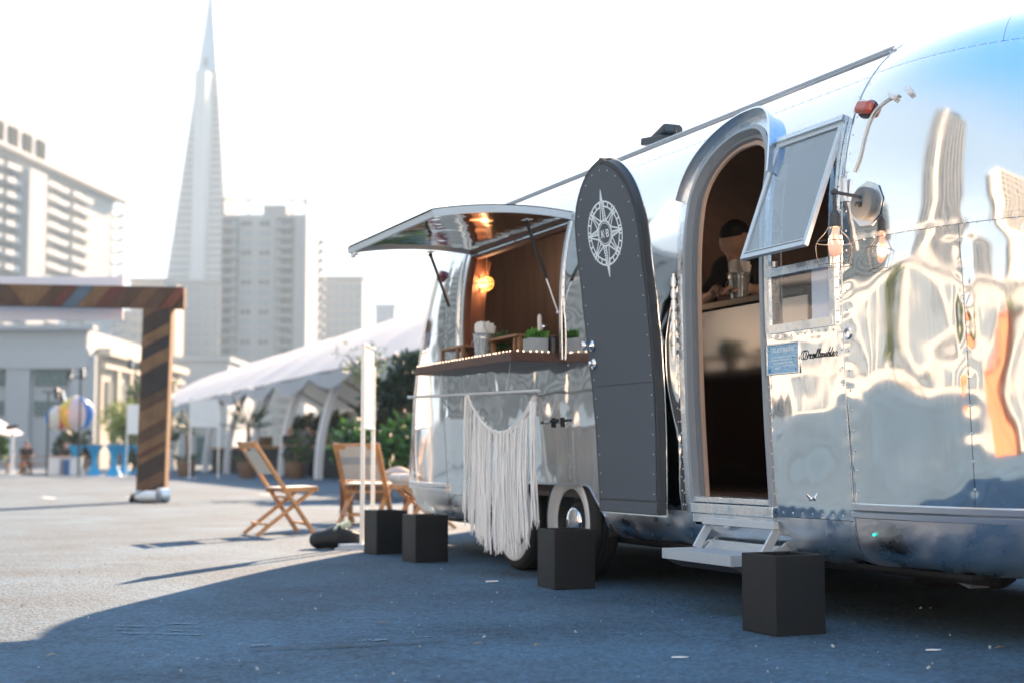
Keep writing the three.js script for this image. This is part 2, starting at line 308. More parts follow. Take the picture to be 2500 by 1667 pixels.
// cross-section from under the belly up to the roof's crown: inset q, height h, lengths of the rounded ends
const PROF = (() => {
  const ctrl = [[0.5, 0.262], [0.22, 0.272], [0.11, 0.295], [0.06, 0.345], [0.044, 0.42], [0.034, 0.522], [0.024, 0.689], [0.011, 0.931], [0.002, 1.212], [-0.003, 1.5], [-0.003, 1.685], [0.010, 1.934], [0.044, 2.13], [0.095, 2.289], [0.181, 2.435], [0.308, 2.564], [0.47, 2.66], [0.66, 2.72], [0.9, 2.75], [1.18, 2.762]];
  const cv = new THREE.CatmullRomCurve3(ctrl.map(([q, h]) => V(q, h, 0)), false, 'centripetal'), N = 900, pts = cv.getSpacedPoints(N), L = cv.getLength(), step = L / N;
  const out = [], sig = 0.05 / step, rad = Math.ceil(sig * 3);
  for (let i = 0; i <= N; i++) { let a = 0, b = 0, w = 0; const r = Math.min(rad, i, N - i); for (let k = -r; k <= r; k++) { const g = Math.exp(-k * k / (2 * sig * sig)); a += g * pts[i + k].x; b += g * pts[i + k].y; w += g; } out.push([a / w, b / w]); }
  const table = (xs, ys) => (h) => { let i = 0; while (i < xs.length - 2 && h > xs[i + 1]) i++; const t = clamp((h - xs[i]) / (xs[i + 1] - xs[i])); return lerp(ys[i], ys[i + 1], t); };
  const ln = table([0.26, 0.35, 0.5, 1.3, 1.85, 2.25, 2.43, 2.56, 2.66, 2.72, 2.762], [0.9, 1.36, 1.5, 1.5, 1.4, 1.18, 1.06, 0.95, 0.8, 0.6, 0]);
  const lf = table([0.26, 0.35, 0.6, 0.85, 1.1, 1.35, 1.65, 1.95, 2.25, 2.43, 2.56, 2.66, 2.72, 2.762], [1.5, 1.95, 2.15, 2.03, 1.92, 1.77, 1.5, 1.22, 1.06, 0.92, 0.76, 0.58, 0.4, 0]);
  const near = out.map(p => ln(p[1])), far = out.map(p => lf(p[1]));
  const blur = (a) => a.map((_, i) => { const R = Math.min(70, i, N - i); let s = 0, w = 0; for (let k = -R; k <= R; k++) { const g = Math.exp(-k * k / 1300); s += g * a[i + k]; w += g; } return s / w; });
  return { N, L, pts: out, near: blur(near), far: blur(far) };
})();
const prof = (arr, s) => { const x = clamp(s / PROF.L) * PROF.N, i = Math.min(PROF.N - 1, Math.floor(x)), f = x - i; const a = arr[i], b = arr[i + 1]; return a.length ? [lerp(a[0], b[0], f), lerp(a[1], b[1], f)] : lerp(a, b, f); };
const sOf = (h) => { let a = 0, b = PROF.L; for (let k = 0; k < 40; k++) { const m = (a + b) / 2; if (prof(PROF.pts, m)[1] < h) a = m; else b = m; } return (a + b) / 2; };
const qOf = (h) => prof(PROF.pts, sOf(h))[0];
const NEAR_R = 1.32, FAR_R = 1.6;                                          // metres of u per radian round the ends
const U0 = TA - NEAR_R * Math.PI / 2, U1 = TB + FAR_R * Math.PI / 2;
function skin0(u, s) {
  const [q, h] = prof(PROF.pts, s);
  if (u >= TA && u <= TB) return V(u, h, q);
  const near = u < TA, phi = near ? (TA - u) / NEAR_R : (u - TB) / FAR_R, e = 2 / (near ? 2.2 : 2.4), w = HALF - q;
  const c = Math.cos(phi), sn = Math.max(0, Math.sin(phi)), L = prof(near ? PROF.near : PROF.far, s);
  return V(near ? TA - L * sn ** e : TB + L * sn ** e, h, HALF - w * Math.sign(c) * Math.abs(c) ** e);
}
function normal0(u, s) {
  const e = 0.004, s2 = clamp(s, e, PROF.L - e), a = skin0(u + e, s2).sub(skin0(u - e, s2)), b = skin0(u, s2 + e).sub(skin0(u, s2 - e));
  return b.cross(a).normalize().negate();
}
const nrm = (u, s) => { const n = normal0(u, s), p = skin0(u, s); if (n.z * (p.z - HALF) + n.y * (p.y - 1.4) + (u < TA || u > TB ? n.x * (p.x - (u < TA ? TA : TB)) : 0) < 0) n.negate(); return n; };
const at = (u, h, off = 0) => { const s = sOf(h); return skin0(u, s).addScaledVector(nrm(u, s), off); };

const v1d = TA - 0.55;
// rivets pull the sheet in a little round themselves
const rivets = [], rivetCells = new Map();
function rivetRow(a, b, gap = 0.052) {
  const L = Math.hypot(b[0] - a[0], sOf(b[1]) - sOf(a[1])), n = Math.max(1, Math.round(L / gap));
  for (let i = 0; i <= n; i++) { const u = lerp(a[0], b[0], i / n), s = lerp(sOf(a[1]), sOf(b[1]), i / n); rivets.push([u, s]); const k = Math.floor(u / 0.08) + ',' + Math.floor(s / 0.08); if (!rivetCells.has(k)) rivetCells.set(k, []); rivetCells.get(k).push([u, s]); }
}
function dent(u, s) {
  const h = prof(PROF.pts, s)[1];
  const low = 1 - sstep(1.55, 1.78, h), hatch = sstep(-0.4, 0.1, u) * (1 - sstep(1.75, 2.0, u)) * sstep(0.8, 1.0, h) * (1 - sstep(1.3, 1.36, h));
  const e = (x, w) => sstep(0, w, Math.abs(x)), edge = e(u - TA, 0.16) * e(u + 2.145, 0.12) * e(u + 1.34, 0.1) * e(h - 0.5, 0.25) * e(h - 1.667, 0.1) * e(u - v1d, 0.05), clear = 1 - Math.max(0, 1 - Math.max(0, Math.max(Math.abs(u + 2.42) - 0.28, Math.abs(h - 1.2) - 0.09)) / 0.16);
  let d = 0.0035 * noise(u * 0.9, s * 0.9, 1) * (0.35 + low) + edge * low * (u < -1 ? 1 : 0.4) * clear * (0.024 * noise(u * 2.1 + 4, s * 0.8, 21) + 0.005 * noise(u * 5.2, s * 1.8, 33) + 0.018 * noise(u * 1.2 + 9, s * 2.1, 45));
  d += (0.0002 + 0.0075 * low + 0.004 * hatch) * noise(u * 2.3, s * 1.7, 4) + (0.00004 + 0.0017 * low + 0.0022 * hatch) * noise(u * 6.2, s * 4.6, 8) + low * (0.00022 * noise(u * 17, s * 13, 12) + 0.0014 * noise(u * 8.5, s * 3.2, 61));
  const ci = Math.floor(u / 0.08), cj = Math.floor(s / 0.08);
  for (let i = -1; i <= 1; i++) for (let j = -1; j <= 1; j++) for (const [ru, rs] of rivetCells.get((ci + i) + ',' + (cj + j)) || []) { const r2 = (u - ru) ** 2 + (s - rs) ** 2; if (r2 < 0.006) d -= 0.0013 * Math.exp(-r2 / 0.0008); }
  return d;
}
// openings in the near wall, in (t, h)
const doorIn = (t, h, m = 0) => { // rounded-top doorway
  const l = -1.40 + m, r = -2.135 - m, top = 2.40 + m, cx = 0.34 + m, cy = 0.36 + m;
  if (t > l || t < r || h > top || h < 0.40) return false;
  const dx = t > l - cx ? (t - (l - cx)) / cx : t < r + cx ? (r + cx - t) / cx : 0, dy = h > top - cy ? (h - (top - cy)) / cy : 0;
  return !(dy > 0 && dx > 0 && Math.hypot(dx, dy) > 1);
};
const rectIn = (a, b, c, d) => (t, h) => t > a && t < b && h > c && h < d;
const hatchIn = rectIn(0.09, 1.70, 1.36, 2.19), winIn = rectIn(-2.665, -2.185, 1.345, 2.215);
const wheelIn = (t, h) => h < 0.575 && t > -0.40 && t < 1.30 && h < 0.575 - Math.max(0, (-0.22 - t) * 0.9) - Math.max(0, (t - 1.12) * 0.9);
const HOLES = [doorIn, hatchIn, winIn, wheelIn];

// seams: rows of rivets first, so that the sheets can dimple under them
for (const h0 of [0.60]) rivetRow([-2.715, h0], [-2.715, 2.40], 0.075);
rivetRow([-2.75, 0.60], [-2.75, 2.62], 0.085);
rivetRow([TA - 0.06, 1.667], [U0 + 0.1, 1.667]); rivetRow([TA - 0.06, 2.44], [U0 + 0.1, 2.44], 0.06);
rivetRow([-2.145, 0.45], [-2.145, 1.26], 0.062); rivetRow([-1.325, 0.5], [-1.325, 1.30], 0.062); rivetRow([-1.30, 0.5], [-1.30, 1.0], 0.07);
rivetRow([-2.19, 1.300], [-2.66, 1.300], 0.055); rivetRow([-2.700, 1.33], [-2.700, 2.22], 0.05);
rivetRow([TA - 0.55, 0.62], [TA - 0.55, 1.60], 0.11); rivetRow([-2.72, 0.49], [-1.45 - 0.75, 0.49], 0.07); rivetRow([-0.5, 2.43], [-2.7, 2.43], 0.07);
rivetRow([0.0, 0.62], [0.0, 1.3], 0.07); rivetRow([2.05, 0.6], [2.05, 2.4], 0.08); rivetRow([1.84, 1.35], [1.84, 2.25], 0.06); rivetRow([0.05, 1.35], [0.05, 2.15], 0.06);

function panel(u0, u1, h0, h1, du, ds, mat, name = 'body_panel', holes = HOLES, off = 0, dents = true) {
  const s0 = sOf(h0) + (h0 > 0.3 ? 0.0013 : 0), s1 = h1 > 2.76 ? PROF.L : sOf(h1) - 0.0013, ua = u0 + 0.0013, ub = u1 - 0.0013;
  const nu = Math.max(2, Math.round((ub - ua) / du)), nv = Math.max(2, Math.round((s1 - s0) / ds));
  const pos = [], uv = [], idx = [], inside = [];
  for (let j = 0; j <= nv; j++) for (let i = 0; i <= nu; i++) {
    const u = lerp(ua, ub, i / nu), s = lerp(s0, s1, j / nv), p = skin0(u, s);
    const d = off + (dents ? dent(u, s) : 0);
    if (d) p.addScaledVector(nrm(u, s), d);
    pos.push(p.x, p.y, p.z); uv.push(u, s);
  }
  const mid = (i, j) => [lerp(ua, ub, i / nu), prof(PROF.pts, lerp(s0, s1, j / nv))[1]];
  for (let j = 0; j < nv; j++) for (let i = 0; i < nu; i++) {
    const [t, h] = mid(i + 0.5, j + 0.5);
    if (holes.some(f => f(t, h))) continue;
    const a = j * (nu + 1) + i, b = a + 1, c = a + nu + 1, e = c + 1; idx.push(a, c, b, b, c, e);
  }
  const g = new THREE.BufferGeometry();
  g.setAttribute('position', new THREE.BufferAttribute(new Float32Array(pos), 3)); g.setAttribute('uv', new THREE.BufferAttribute(new Float32Array(uv), 2)); g.setIndex(idx); g.computeVertexNormals();
  return obj(name, g, mat, trailer);
}
const F = 0.013, C = 0.022;
// near wall
panel(TA, -1.32, 0.47, 2.43, F, F, M.mirror); panel(-1.32, 0.02, 0.47, 2.43, F, F, M.mirror); panel(0.02, TB, 0.47, 2.43, F, F, M.mirror);
panel(TA, TB, 0.20, 0.47, C, F, M.dullAlu, 'belly_wrap');
panel(TA, -1.32, 2.43, 2.8, C, C, M.mirror); panel(-1.32, 0.3, 2.43, 2.8, C, C, M.mirror); panel(0.3, TB, 2.43, 2.8, C, C, M.mirror);
// rounded near end
const v1 = TA - 0.55, v2 = TA - 1.15;
panel(v1, TA, 0.50, 1.667, F, F, M.mirror); panel(v2, v1, 0.50, 1.667, F, F, M.mirror); panel(U0, v2, 0.50, 1.667, C, C, M.mirror);
panel(U0, TA, 1.667, 2.44, F * 1.2, F * 1.2, M.mirror);
panel(TA - 0.8, TA, 2.44, 2.8, C, C, M.mirror); panel(U0, TA - 0.8, 2.44, 2.8, C, C, M.mirror);
panel(U0, TA, 0.20, 0.50, C, F, M.dullAlu, 'belly_wrap');
// rounded far end
panel(TB, TB + 0.8, 0.50, 1.667, C, C, M.mirror); panel(TB + 0.8, U1, 0.50, 1.667, C, C, M.mirror); panel(TB, U1, 1.667, 2.44, C, C, M.mirror); panel(TB, U1, 2.44, 2.8, C, C, M.mirror);
panel(TB, U1, 0.20, 0.50, C, C, M.dullAlu, 'belly_wrap');
{ // the far side and the other halves of the ends, plainer
  const g = grid(90, 40, (a, b) => { const p = skin0(lerp(U0, U1, a), lerp(0, PROF.L, b)); p.z = 2 * HALF - p.z; return p; });
  obj('street_side_shell', g, M.mirror, trailer);
}
{ // rivets
  const head = new THREE.SphereGeometry(0.0056, 7, 4, 0, Math.PI * 2, 0, Math.PI / 2), gs = [];
  for (const [u, s] of rivets) {
    const h = prof(PROF.pts, s)[1]; if (HOLES.some(f => f(u, h))) continue;
    const n = nrm(u, s), p = skin0(u, s).addScaledVector(n, dent(u, s) - 0.0005), g = head.clone();
    g.scale(1, 0.6, 1); g.applyQuaternion(new THREE.Quaternion().setFromUnitVectors(V(0, 1, 0), n)); g.translate(p.x, p.y, p.z); gs.push(g);
  }
  tag(obj('rivet', gs, M.alu, trailer), null, null, null, 'stuff');
}
// a strip whose cross-section [along the surface, outwards] follows a path of [u, h] on the skin
function strip(path, section, closed = false, flat = false) {
  const P = path.map(([u, h, o]) => ({ p: at(u, h, o || 0), n: flat ? V(0, 0, -1) : nrm(u, sOf(h)) })), m = P.length, k = section.length, pos = [], idx = [];
  P.forEach((a, i) => { const f = P[closed ? (i + 1) % m : Math.min(m - 1, i + 1)].p.clone().sub(P[closed ? (i + m - 1) % m : Math.max(0, i - 1)].p).normalize(), b = a.n.clone().cross(f).normalize(); for (const [x, y] of section) { const w = a.p.clone().addScaledVector(b, x).addScaledVector(a.n, y); pos.push(w.x, w.y, w.z); } });
  for (let i = 0; i < (closed ? m : m - 1); i++) for (let j = 0; j < k; j++) { const a = i * k + j, b = i * k + (j + 1) % k, c = ((i + 1) % m) * k + j, e = ((i + 1) % m) * k + (j + 1) % k; idx.push(a, c, b, b, c, e); }
  if (!closed) for (const o of [0, (m - 1) * k]) for (let j = 1; j < k - 1; j++) idx.push(o, o + j, o + j + 1);
  let g = new THREE.BufferGeometry(); g.setAttribute('position', new THREE.BufferAttribute(new Float32Array(pos), 3)); g.setIndex(idx); g = g.toNonIndexed(); g.computeVertexNormals(); return boxUV(g);
}
const rectS = (w, d, x = 0, y = 0) => [[x - w / 2, y], [x + w / 2, y], [x + w / 2, y + d], [x - w / 2, y + d]];
const lineP = (a, b, n) => Array.from({ length: n + 1 }, (_, i) => [lerp(a[0], b[0], i / n), lerp(a[1], b[1], i / n)]);
// awning rail and belt mouldings
obj('awning_rail', [strip(lineP([TA + 0.02, 2.575], [1.75, 2.575], 40), [[-0.009, 0], [0.009, 0], [0.010, 0.010], [0.004, 0.016], [-0.008, 0.016]]), strip(lineP([TA + 0.02, 2.557], [1.75, 2.557], 40), rectS(0.008, 0.008))], M.railGrey, trailer);
for (const [a, b] of [[TA - 0.002, U0], [TB, U1]]) obj('belt_moulding', [strip(lineP([a, 0.535], [b, 0.535], 60), [[-0.016, 0], [0.016, 0], [0.012, 0.014], [-0.012, 0.014]]), strip(lineP([a, 0.502], [b, 0.502], 60), [[-0.016, 0], [0.016, 0], [0.010, 0.018], [-0.010, 0.018]])], M.alu, trailer);
obj('seam_strip', strip(lineP([TA, 0.3], [TA, 2.74], 90), rectS(0.006, 0.0022)), M.frameAlu, trailer);

// ---- interior
{
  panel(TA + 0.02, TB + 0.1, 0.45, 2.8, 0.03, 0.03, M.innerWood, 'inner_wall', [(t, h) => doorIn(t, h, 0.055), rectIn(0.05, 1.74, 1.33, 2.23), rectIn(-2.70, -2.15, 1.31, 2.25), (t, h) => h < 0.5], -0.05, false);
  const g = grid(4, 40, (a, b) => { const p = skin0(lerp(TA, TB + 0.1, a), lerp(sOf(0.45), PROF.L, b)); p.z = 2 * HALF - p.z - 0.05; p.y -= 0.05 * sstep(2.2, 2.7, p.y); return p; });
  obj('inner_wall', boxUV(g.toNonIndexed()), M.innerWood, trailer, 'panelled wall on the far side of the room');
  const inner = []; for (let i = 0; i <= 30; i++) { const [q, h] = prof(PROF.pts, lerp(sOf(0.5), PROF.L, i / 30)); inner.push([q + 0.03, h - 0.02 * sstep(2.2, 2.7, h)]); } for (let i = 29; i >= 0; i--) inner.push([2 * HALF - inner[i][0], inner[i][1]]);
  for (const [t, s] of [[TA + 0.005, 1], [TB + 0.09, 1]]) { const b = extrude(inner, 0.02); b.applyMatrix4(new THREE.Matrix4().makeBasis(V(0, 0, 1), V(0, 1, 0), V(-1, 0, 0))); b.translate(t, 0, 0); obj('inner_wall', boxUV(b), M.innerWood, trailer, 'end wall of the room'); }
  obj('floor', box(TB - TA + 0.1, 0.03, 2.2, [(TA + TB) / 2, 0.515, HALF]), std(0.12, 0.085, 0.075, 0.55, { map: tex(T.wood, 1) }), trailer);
  obj('belly_pan', [box(TB - TA + 1.4, 0.02, 1.9, [(TA + TB) / 2 + 0.2, 0.262, HALF])], M.black, trailer);
  // bar with polished front just inside the door, back shelf beyond
  obj('bar_counter', [box(1.5, 0.045, 0.46, [-0.35, 1.69, 1.18], null, 0.006), box(0.06, 1.13, 0.03, [0.17, 1.10, 0.99])], std(0.03, 0.026, 0.024, 0.35), trailer);
  obj('bar_front', box(1.24, 1.13, 0.02, [-0.48, 1.10, 0.99], null, 0.004), new THREE.MeshStandardMaterial({ color: col(0.30, 0.28, 0.26), metalness: 1, roughness: 0.12 }), trailer, 'polished steel bar front reflecting the car park');
  obj('back_bar', [box(2.2, 0.04, 0.35, [0.5, 1.42, 2.1]), box(2.2, 0.88, 0.3, [0.5, 0.97, 2.12])], M.reddish, trailer);
  const rk = []; for (let k = 0; k < 6; k++) { const t = 0.2 + k * 0.22; rk.push(bar([t, 1.46, 1.98], [t + 0.2, 1.78, 1.98], 0.015, 0.02), bar([t + 0.2, 1.46, 1.98], [t, 1.78, 1.98], 0.015, 0.02)); } rk.push(bar([0.1, 1.79, 1.98], [1.6, 1.79, 1.98], 0.03, 0.02));
  obj('bottle_rack', rk, M.reddish, trailer);
  obj('ceiling_vent', lathe([[0, 0], [0.16, 0], [0.18, 0.03], [0.1, 0.05], [0, 0.05]], 20).translate(-1.62, 2.58, 0.95), M.black, trailer);
}
// ---- doorway
function doorPath(m, from = 0.44, n = 18, side = 'both') { // outline from lower left over the arch to lower right
  const l = -1.40 + m, r = -2.135 - m, top = 2.40 + m, cx = 0.34 + m, cy = 0.36 + m, o = [];
  for (let i = 0; i < 24; i++) o.push([l, lerp(from, top - cy, i / 24)]);
  for (let i = 0; i <= n; i++) { const a = i / n * Math.PI / 2; o.push([l - cx + cx * Math.cos(a), top - cy + cy * Math.sin(a)]); }
  for (let i = 0; i <= n; i++) { const a = (1 - i / n) * Math.PI / 2; o.push([r + cx - cx * Math.cos(a), top - cy + cy * Math.sin(a)]); }
  if (side === 'both') for (let i = 1; i <= 24; i++) o.push([r, lerp(top - cy, from, i / 24)]);
  return o;
}
{
  const fr = obj('door_frame', [strip(doorPath(0.022, 0.44, 18, 'left'), rectS(0.075, 0.006)), ], M.frameAlu, trailer);
  obj('jamb', [strip(doorPath(-0.012), [[-0.014, 0.012], [0.012, 0.012], [0.012, -0.05], [-0.014, -0.05]]), strip(doorPath(0.015), [[-0.05, -0.046], [0.05, -0.046], [0.05, -0.056], [-0.05, -0.056]])], std(0.30, 0.34, 0.37, 0.45), fr);
  obj('gasket', strip(doorPath(-0.038), [[-0.012, -0.028], [0.012, -0.028], [0.012, -0.05], [-0.012, -0.05]]), std(0.2, 0.22, 0.24, 0.6), fr);
  obj('jamb_lip', strip(doorPath(-0.062), [[-0.014, -0.046], [0.010, -0.046], [0.010, -0.058], [-0.014, -0.058]]), std(0.45, 0.32, 0.24, 0.5), fr);
  const dp = doorPath(0.055, 0.44, 18), drip = dp.filter(([t, h]) => h > 2.05);
  obj('drip_cap', strip(drip, [[-0.006, 0], [0.006, 0], [0.010, 0.055], [-0.002, 0.055]]), M.alu, fr);
  obj('door_sill', [box(0.72, 0.03, 0.14, [-1.768, 0.532, 0.095], null, 0.004), box(0.74, 0.055, 0.02, [-1.768, 0.487, 0.030], null, 0.006), box(0.72, 0.05, 0.02, [-1.768, 0.440, 0.037], null, 0.004)], M.frameAlu, trailer);
}
// ---- the open door, folded back flat against the wall: x from its hinge edge, profile leaning out
{
  const door = new THREE.Group(); door.name = 'door'; trailer.add(door);
  const W = 0.703, hx = -1.215, top = 2.39, cx = 0.36, cy = 0.44, h0 = 0.43, base = -0.008;
  const tab = (xs, ys) => (h) => { let i = 0; while (i < xs.length - 2 && h > xs[i + 1]) i++; const k = clamp((h - xs[i]) / (xs[i + 1] - xs[i])); return lerp(ys[i], ys[i + 1], k * k * (3 - 2 * k) * 0.3 + k * 0.7); };
  const fR = tab([0.5, 0.86, 1.08, 1.31, 1.56, 1.855, 2.1, 2.4], [0, 0.001, 0.008, 0.022, 0.048, 0.085, 0.118, 0.15]), fL = tab([0.5, 0.87, 1.11, 1.36, 1.63, 1.96, 2.18, 2.4], [0.003, 0.024, 0.045, 0.077, 0.108, 0.148, 0.175, 0.19]);
  const wAt = (h) => { if (h < top - cy) return [0, W]; const k = Math.sqrt(Math.max(0, 1 - ((h - top + cy) / cy) ** 2)); return [cx - cx * k, W - cx + cx * k]; };
  const face = (x, h, off) => V(hx + x, h, base - lerp(fR(h), fL(h), x / W) - off);
  const slab = (inset, offA, offB, lo = h0, hi = top) => { // a curved board between two offsets
    const rows = 46, front = grid(16, rows, (a, b) => { const h = lerp(lo, hi - 0.0005, 1 - (1 - b) ** 1.5), [x0, x1] = wAt(Math.min(top - 0.0005, h + inset * sstep(top - cy, top, h))); return face(lerp(x0 + inset, x1 - inset, a), h, offB); });
    const back = grid(16, rows, (a, b) => { const h = lerp(lo, hi - 0.0005, 1 - (1 - b) ** 1.5), [x0, x1] = wAt(Math.min(top - 0.0005, h + inset * sstep(top - cy, top, h))); return face(lerp(x1 - inset, x0 + inset, a), h, offA); });
    const edge = []; for (const e of [0, 1]) edge.push(grid(1, rows, (a, b) => { const h = lerp(lo, hi - 0.0005, 1 - (1 - b) ** 1.5), [x0, x1] = wAt(Math.min(top - 0.0005, h + inset * sstep(top - cy, top, h))); return face(e ? x1 - inset : x0 + inset, h, e ? lerp(offA, offB, 1 - a) : lerp(offA, offB, a)); }));
    edge.push(grid(1, 1, (a, b) => face(lerp(inset, W - inset, a), lo, lerp(offA, offB, b))));
    return [front, back, ...edge].map(g => boxUV(g.toNonIndexed()));
  };
  obj('outer_skin', slab(0, 0.0, 0.006), M.mirror, door);
  obj('core', slab(0.012, 0.006, 0.044, 0.44), M.doorEdge, door);
  obj('inner_panel', slab(0.035, 0.042, 0.049, 1.143, top - 0.03), M.doorGrey, door, 'dark grey upper door panel bearing the compass emblem');
  obj('inner_panel', slab(0.035, 0.042, 0.049, 0.515, 1.140), M.doorGrey, door, 'dark grey lower door panel');
  obj('kick_plate', slab(0.03, 0.042, 0.048, 0.445, 0.506), M.doorGrey, door);
  obj('edge_channel', [bar(face(0.012, 0.46, 0.03).toArray(), face(0.012, 1.0, 0.03).toArray(), 0.012, 0.04, [0, 0, 1]), bar(face(0.012, 1.0, 0.03).toArray(), face(0.012, 1.55, 0.03).toArray(), 0.012, 0.04, [0, 0, 1])], M.doorEdge, door);
  const sc = []; for (const x of [0.055, W - 0.055]) for (let k = 0; k < 16; k++) { const h = 0.55 + k * 0.105; if (h < top - cy + 0.05) { const p = face(x, h, 0.050); sc.push(ball(0.004, [p.x, p.y, p.z], [1, 1, 0.5], 6, 4)); } } for (let k = 0; k < 11; k++) { const a = (k + 0.5) / 11 * Math.PI, p = face(W / 2 + (W / 2 - 0.06) * Math.cos(a), top - cy + (cy - 0.07) * Math.sin(a), 0.05); sc.push(ball(0.004, [p.x, p.y, p.z], [1, 1, 0.5], 6, 4)); }
  tag(obj('screw', sc, M.alu, door), null, null, null, 'stuff');
  // compass emblem printed on the curved panel
  const cv = document.createElement('canvas'); cv.width = 768; cv.height = 1024; const c = cv.getContext('2d');
  c.clearRect(0, 0, 768, 1024); c.translate(384, 512); const ink = 'rgb(232,242,246)'; c.strokeStyle = ink; c.fillStyle = ink; c.lineJoin = 'miter';
  const RO = 372, RI = 312; c.lineWidth = 21;
  for (const r of [RO, RI]) { c.beginPath(); c.arc(0, 0, r, 0, 7); c.stroke(); }
  for (let k = 0; k < 24; k++) { const a = k / 24 * Math.PI * 2 + 0.13; c.beginPath(); c.moveTo(RI * Math.cos(a), RI * Math.sin(a)); c.lineTo(RO * Math.cos(a), RO * Math.sin(a)); c.stroke(); }
  const spike = (a, r, w, fillSide, rb) => { // one compass point, half filled
    c.save(); c.rotate(a); c.globalCompositeOperation = 'destination-out'; c.beginPath(); c.moveTo(0, -r); c.lineTo(w, -rb); c.lineTo(-w, -rb); c.closePath(); c.fill(); c.globalCompositeOperation = 'source-over';
    c.lineWidth = 19; c.beginPath(); c.moveTo(-w, -rb); c.lineTo(0, -r); c.lineTo(w, -rb); c.stroke(); c.beginPath(); c.moveTo(0, -r); c.lineTo(0, -rb); c.stroke();
    if (fillSide) { c.save(); c.beginPath(); c.moveTo(0, -r); c.lineTo(w, -rb); c.lineTo(0, -rb); c.closePath(); c.clip(); c.lineWidth = fillSide === 2 ? 7 : 14; for (let y = -r; y < 0; y += fillSide === 2 ? 11 : 30) { c.beginPath(); c.moveTo(0, y + 8); c.lineTo(w, y); c.stroke(); } c.restore(); }
    c.restore();
  };
  for (let k = 0; k < 4; k++) spike(Math.PI / 4 + k * Math.PI / 2, 372, 66, 0, 128);
  for (let k = 0; k < 4; k++) spike(k * Math.PI / 2, k % 2 ? 384 : 505, 66, k % 2 ? 2 : 1, 120);
  c.globalCompositeOperation = 'destination-out'; c.beginPath(); c.arc(0, 0, 150, 0, 7); c.fill(); c.globalCompositeOperation = 'source-over';
  c.lineWidth = 24; c.beginPath(); c.arc(0, 0, 148, 0, 7); c.stroke(); c.lineWidth = 9; c.beginPath(); c.arc(0, 0, 121, 0, 7); c.stroke();
  c.textAlign = 'center'; c.textBaseline = 'middle'; c.font = 'bold 130px sans-serif'; c.fillText('K', -52, 4); c.fillText('B', 54, 4); c.font = 'bold 54px sans-serif'; c.fillText('+', 3, 2);
  const t = new THREE.CanvasTexture(cv); t.colorSpace = THREE.SRGBColorSpace;
  const EW = 0.36, EH = 0.48;
  const eg = grid(14, 20, (a, b) => face(0.358 - EW / 2 + EW * a, 1.972 - EH / 2 + EH * b, 0.0515));
  const uvA = eg.attributes.uv; for (let i = 0; i < uvA.count; i++) uvA.setX(i, 1 - uvA.getX(i));
  obj('emblem', eg, new THREE.MeshStandardMaterial({ color: col(1, 1, 1), map: t, transparent: true, roughness: 0.6, side: THREE.DoubleSide }), door);
  for (const [h, k] of [[1.372, 1], [1.272, 0]]) { // knob and deadbolt
    const p = face(W - 0.075, h, 0.049), l = lathe([[0, 0], [0.03, 0], [0.032, 0.006], [0.014, 0.012], [0.012, k ? 0.035 : 0.014], [k ? 0.024 : 0.016, k ? 0.045 : 0.022], [k ? 0.026 : 0.014, k ? 0.06 : 0.03], [0, k ? 0.066 : 0.032]], 20); l.rotateX(-Math.PI / 2); l.translate(p.x, p.y, p.z);
    obj(k ? 'door_knob' : 'deadbolt', l, M.chrome, door);
  }
  const hg = []; for (const y of [1.27, 1.33, 1.39, 1.45, 1.51, 1.57, 1.63]) hg.push(cyl([-1.333, y, -0.03], [-1.333, y + 0.05, -0.03], 0.013, 0.013, 10), box(0.045, 0.022, 0.012, [-1.315, y + 0.025, -0.02], null, 0.003)); hg.push(cyl([-1.333, 1.25, -0.03], [-1.333, 1.70, -0.03], 0.007, 0.007, 8));
  obj('hinge', hg, M.alu, trailer);
}
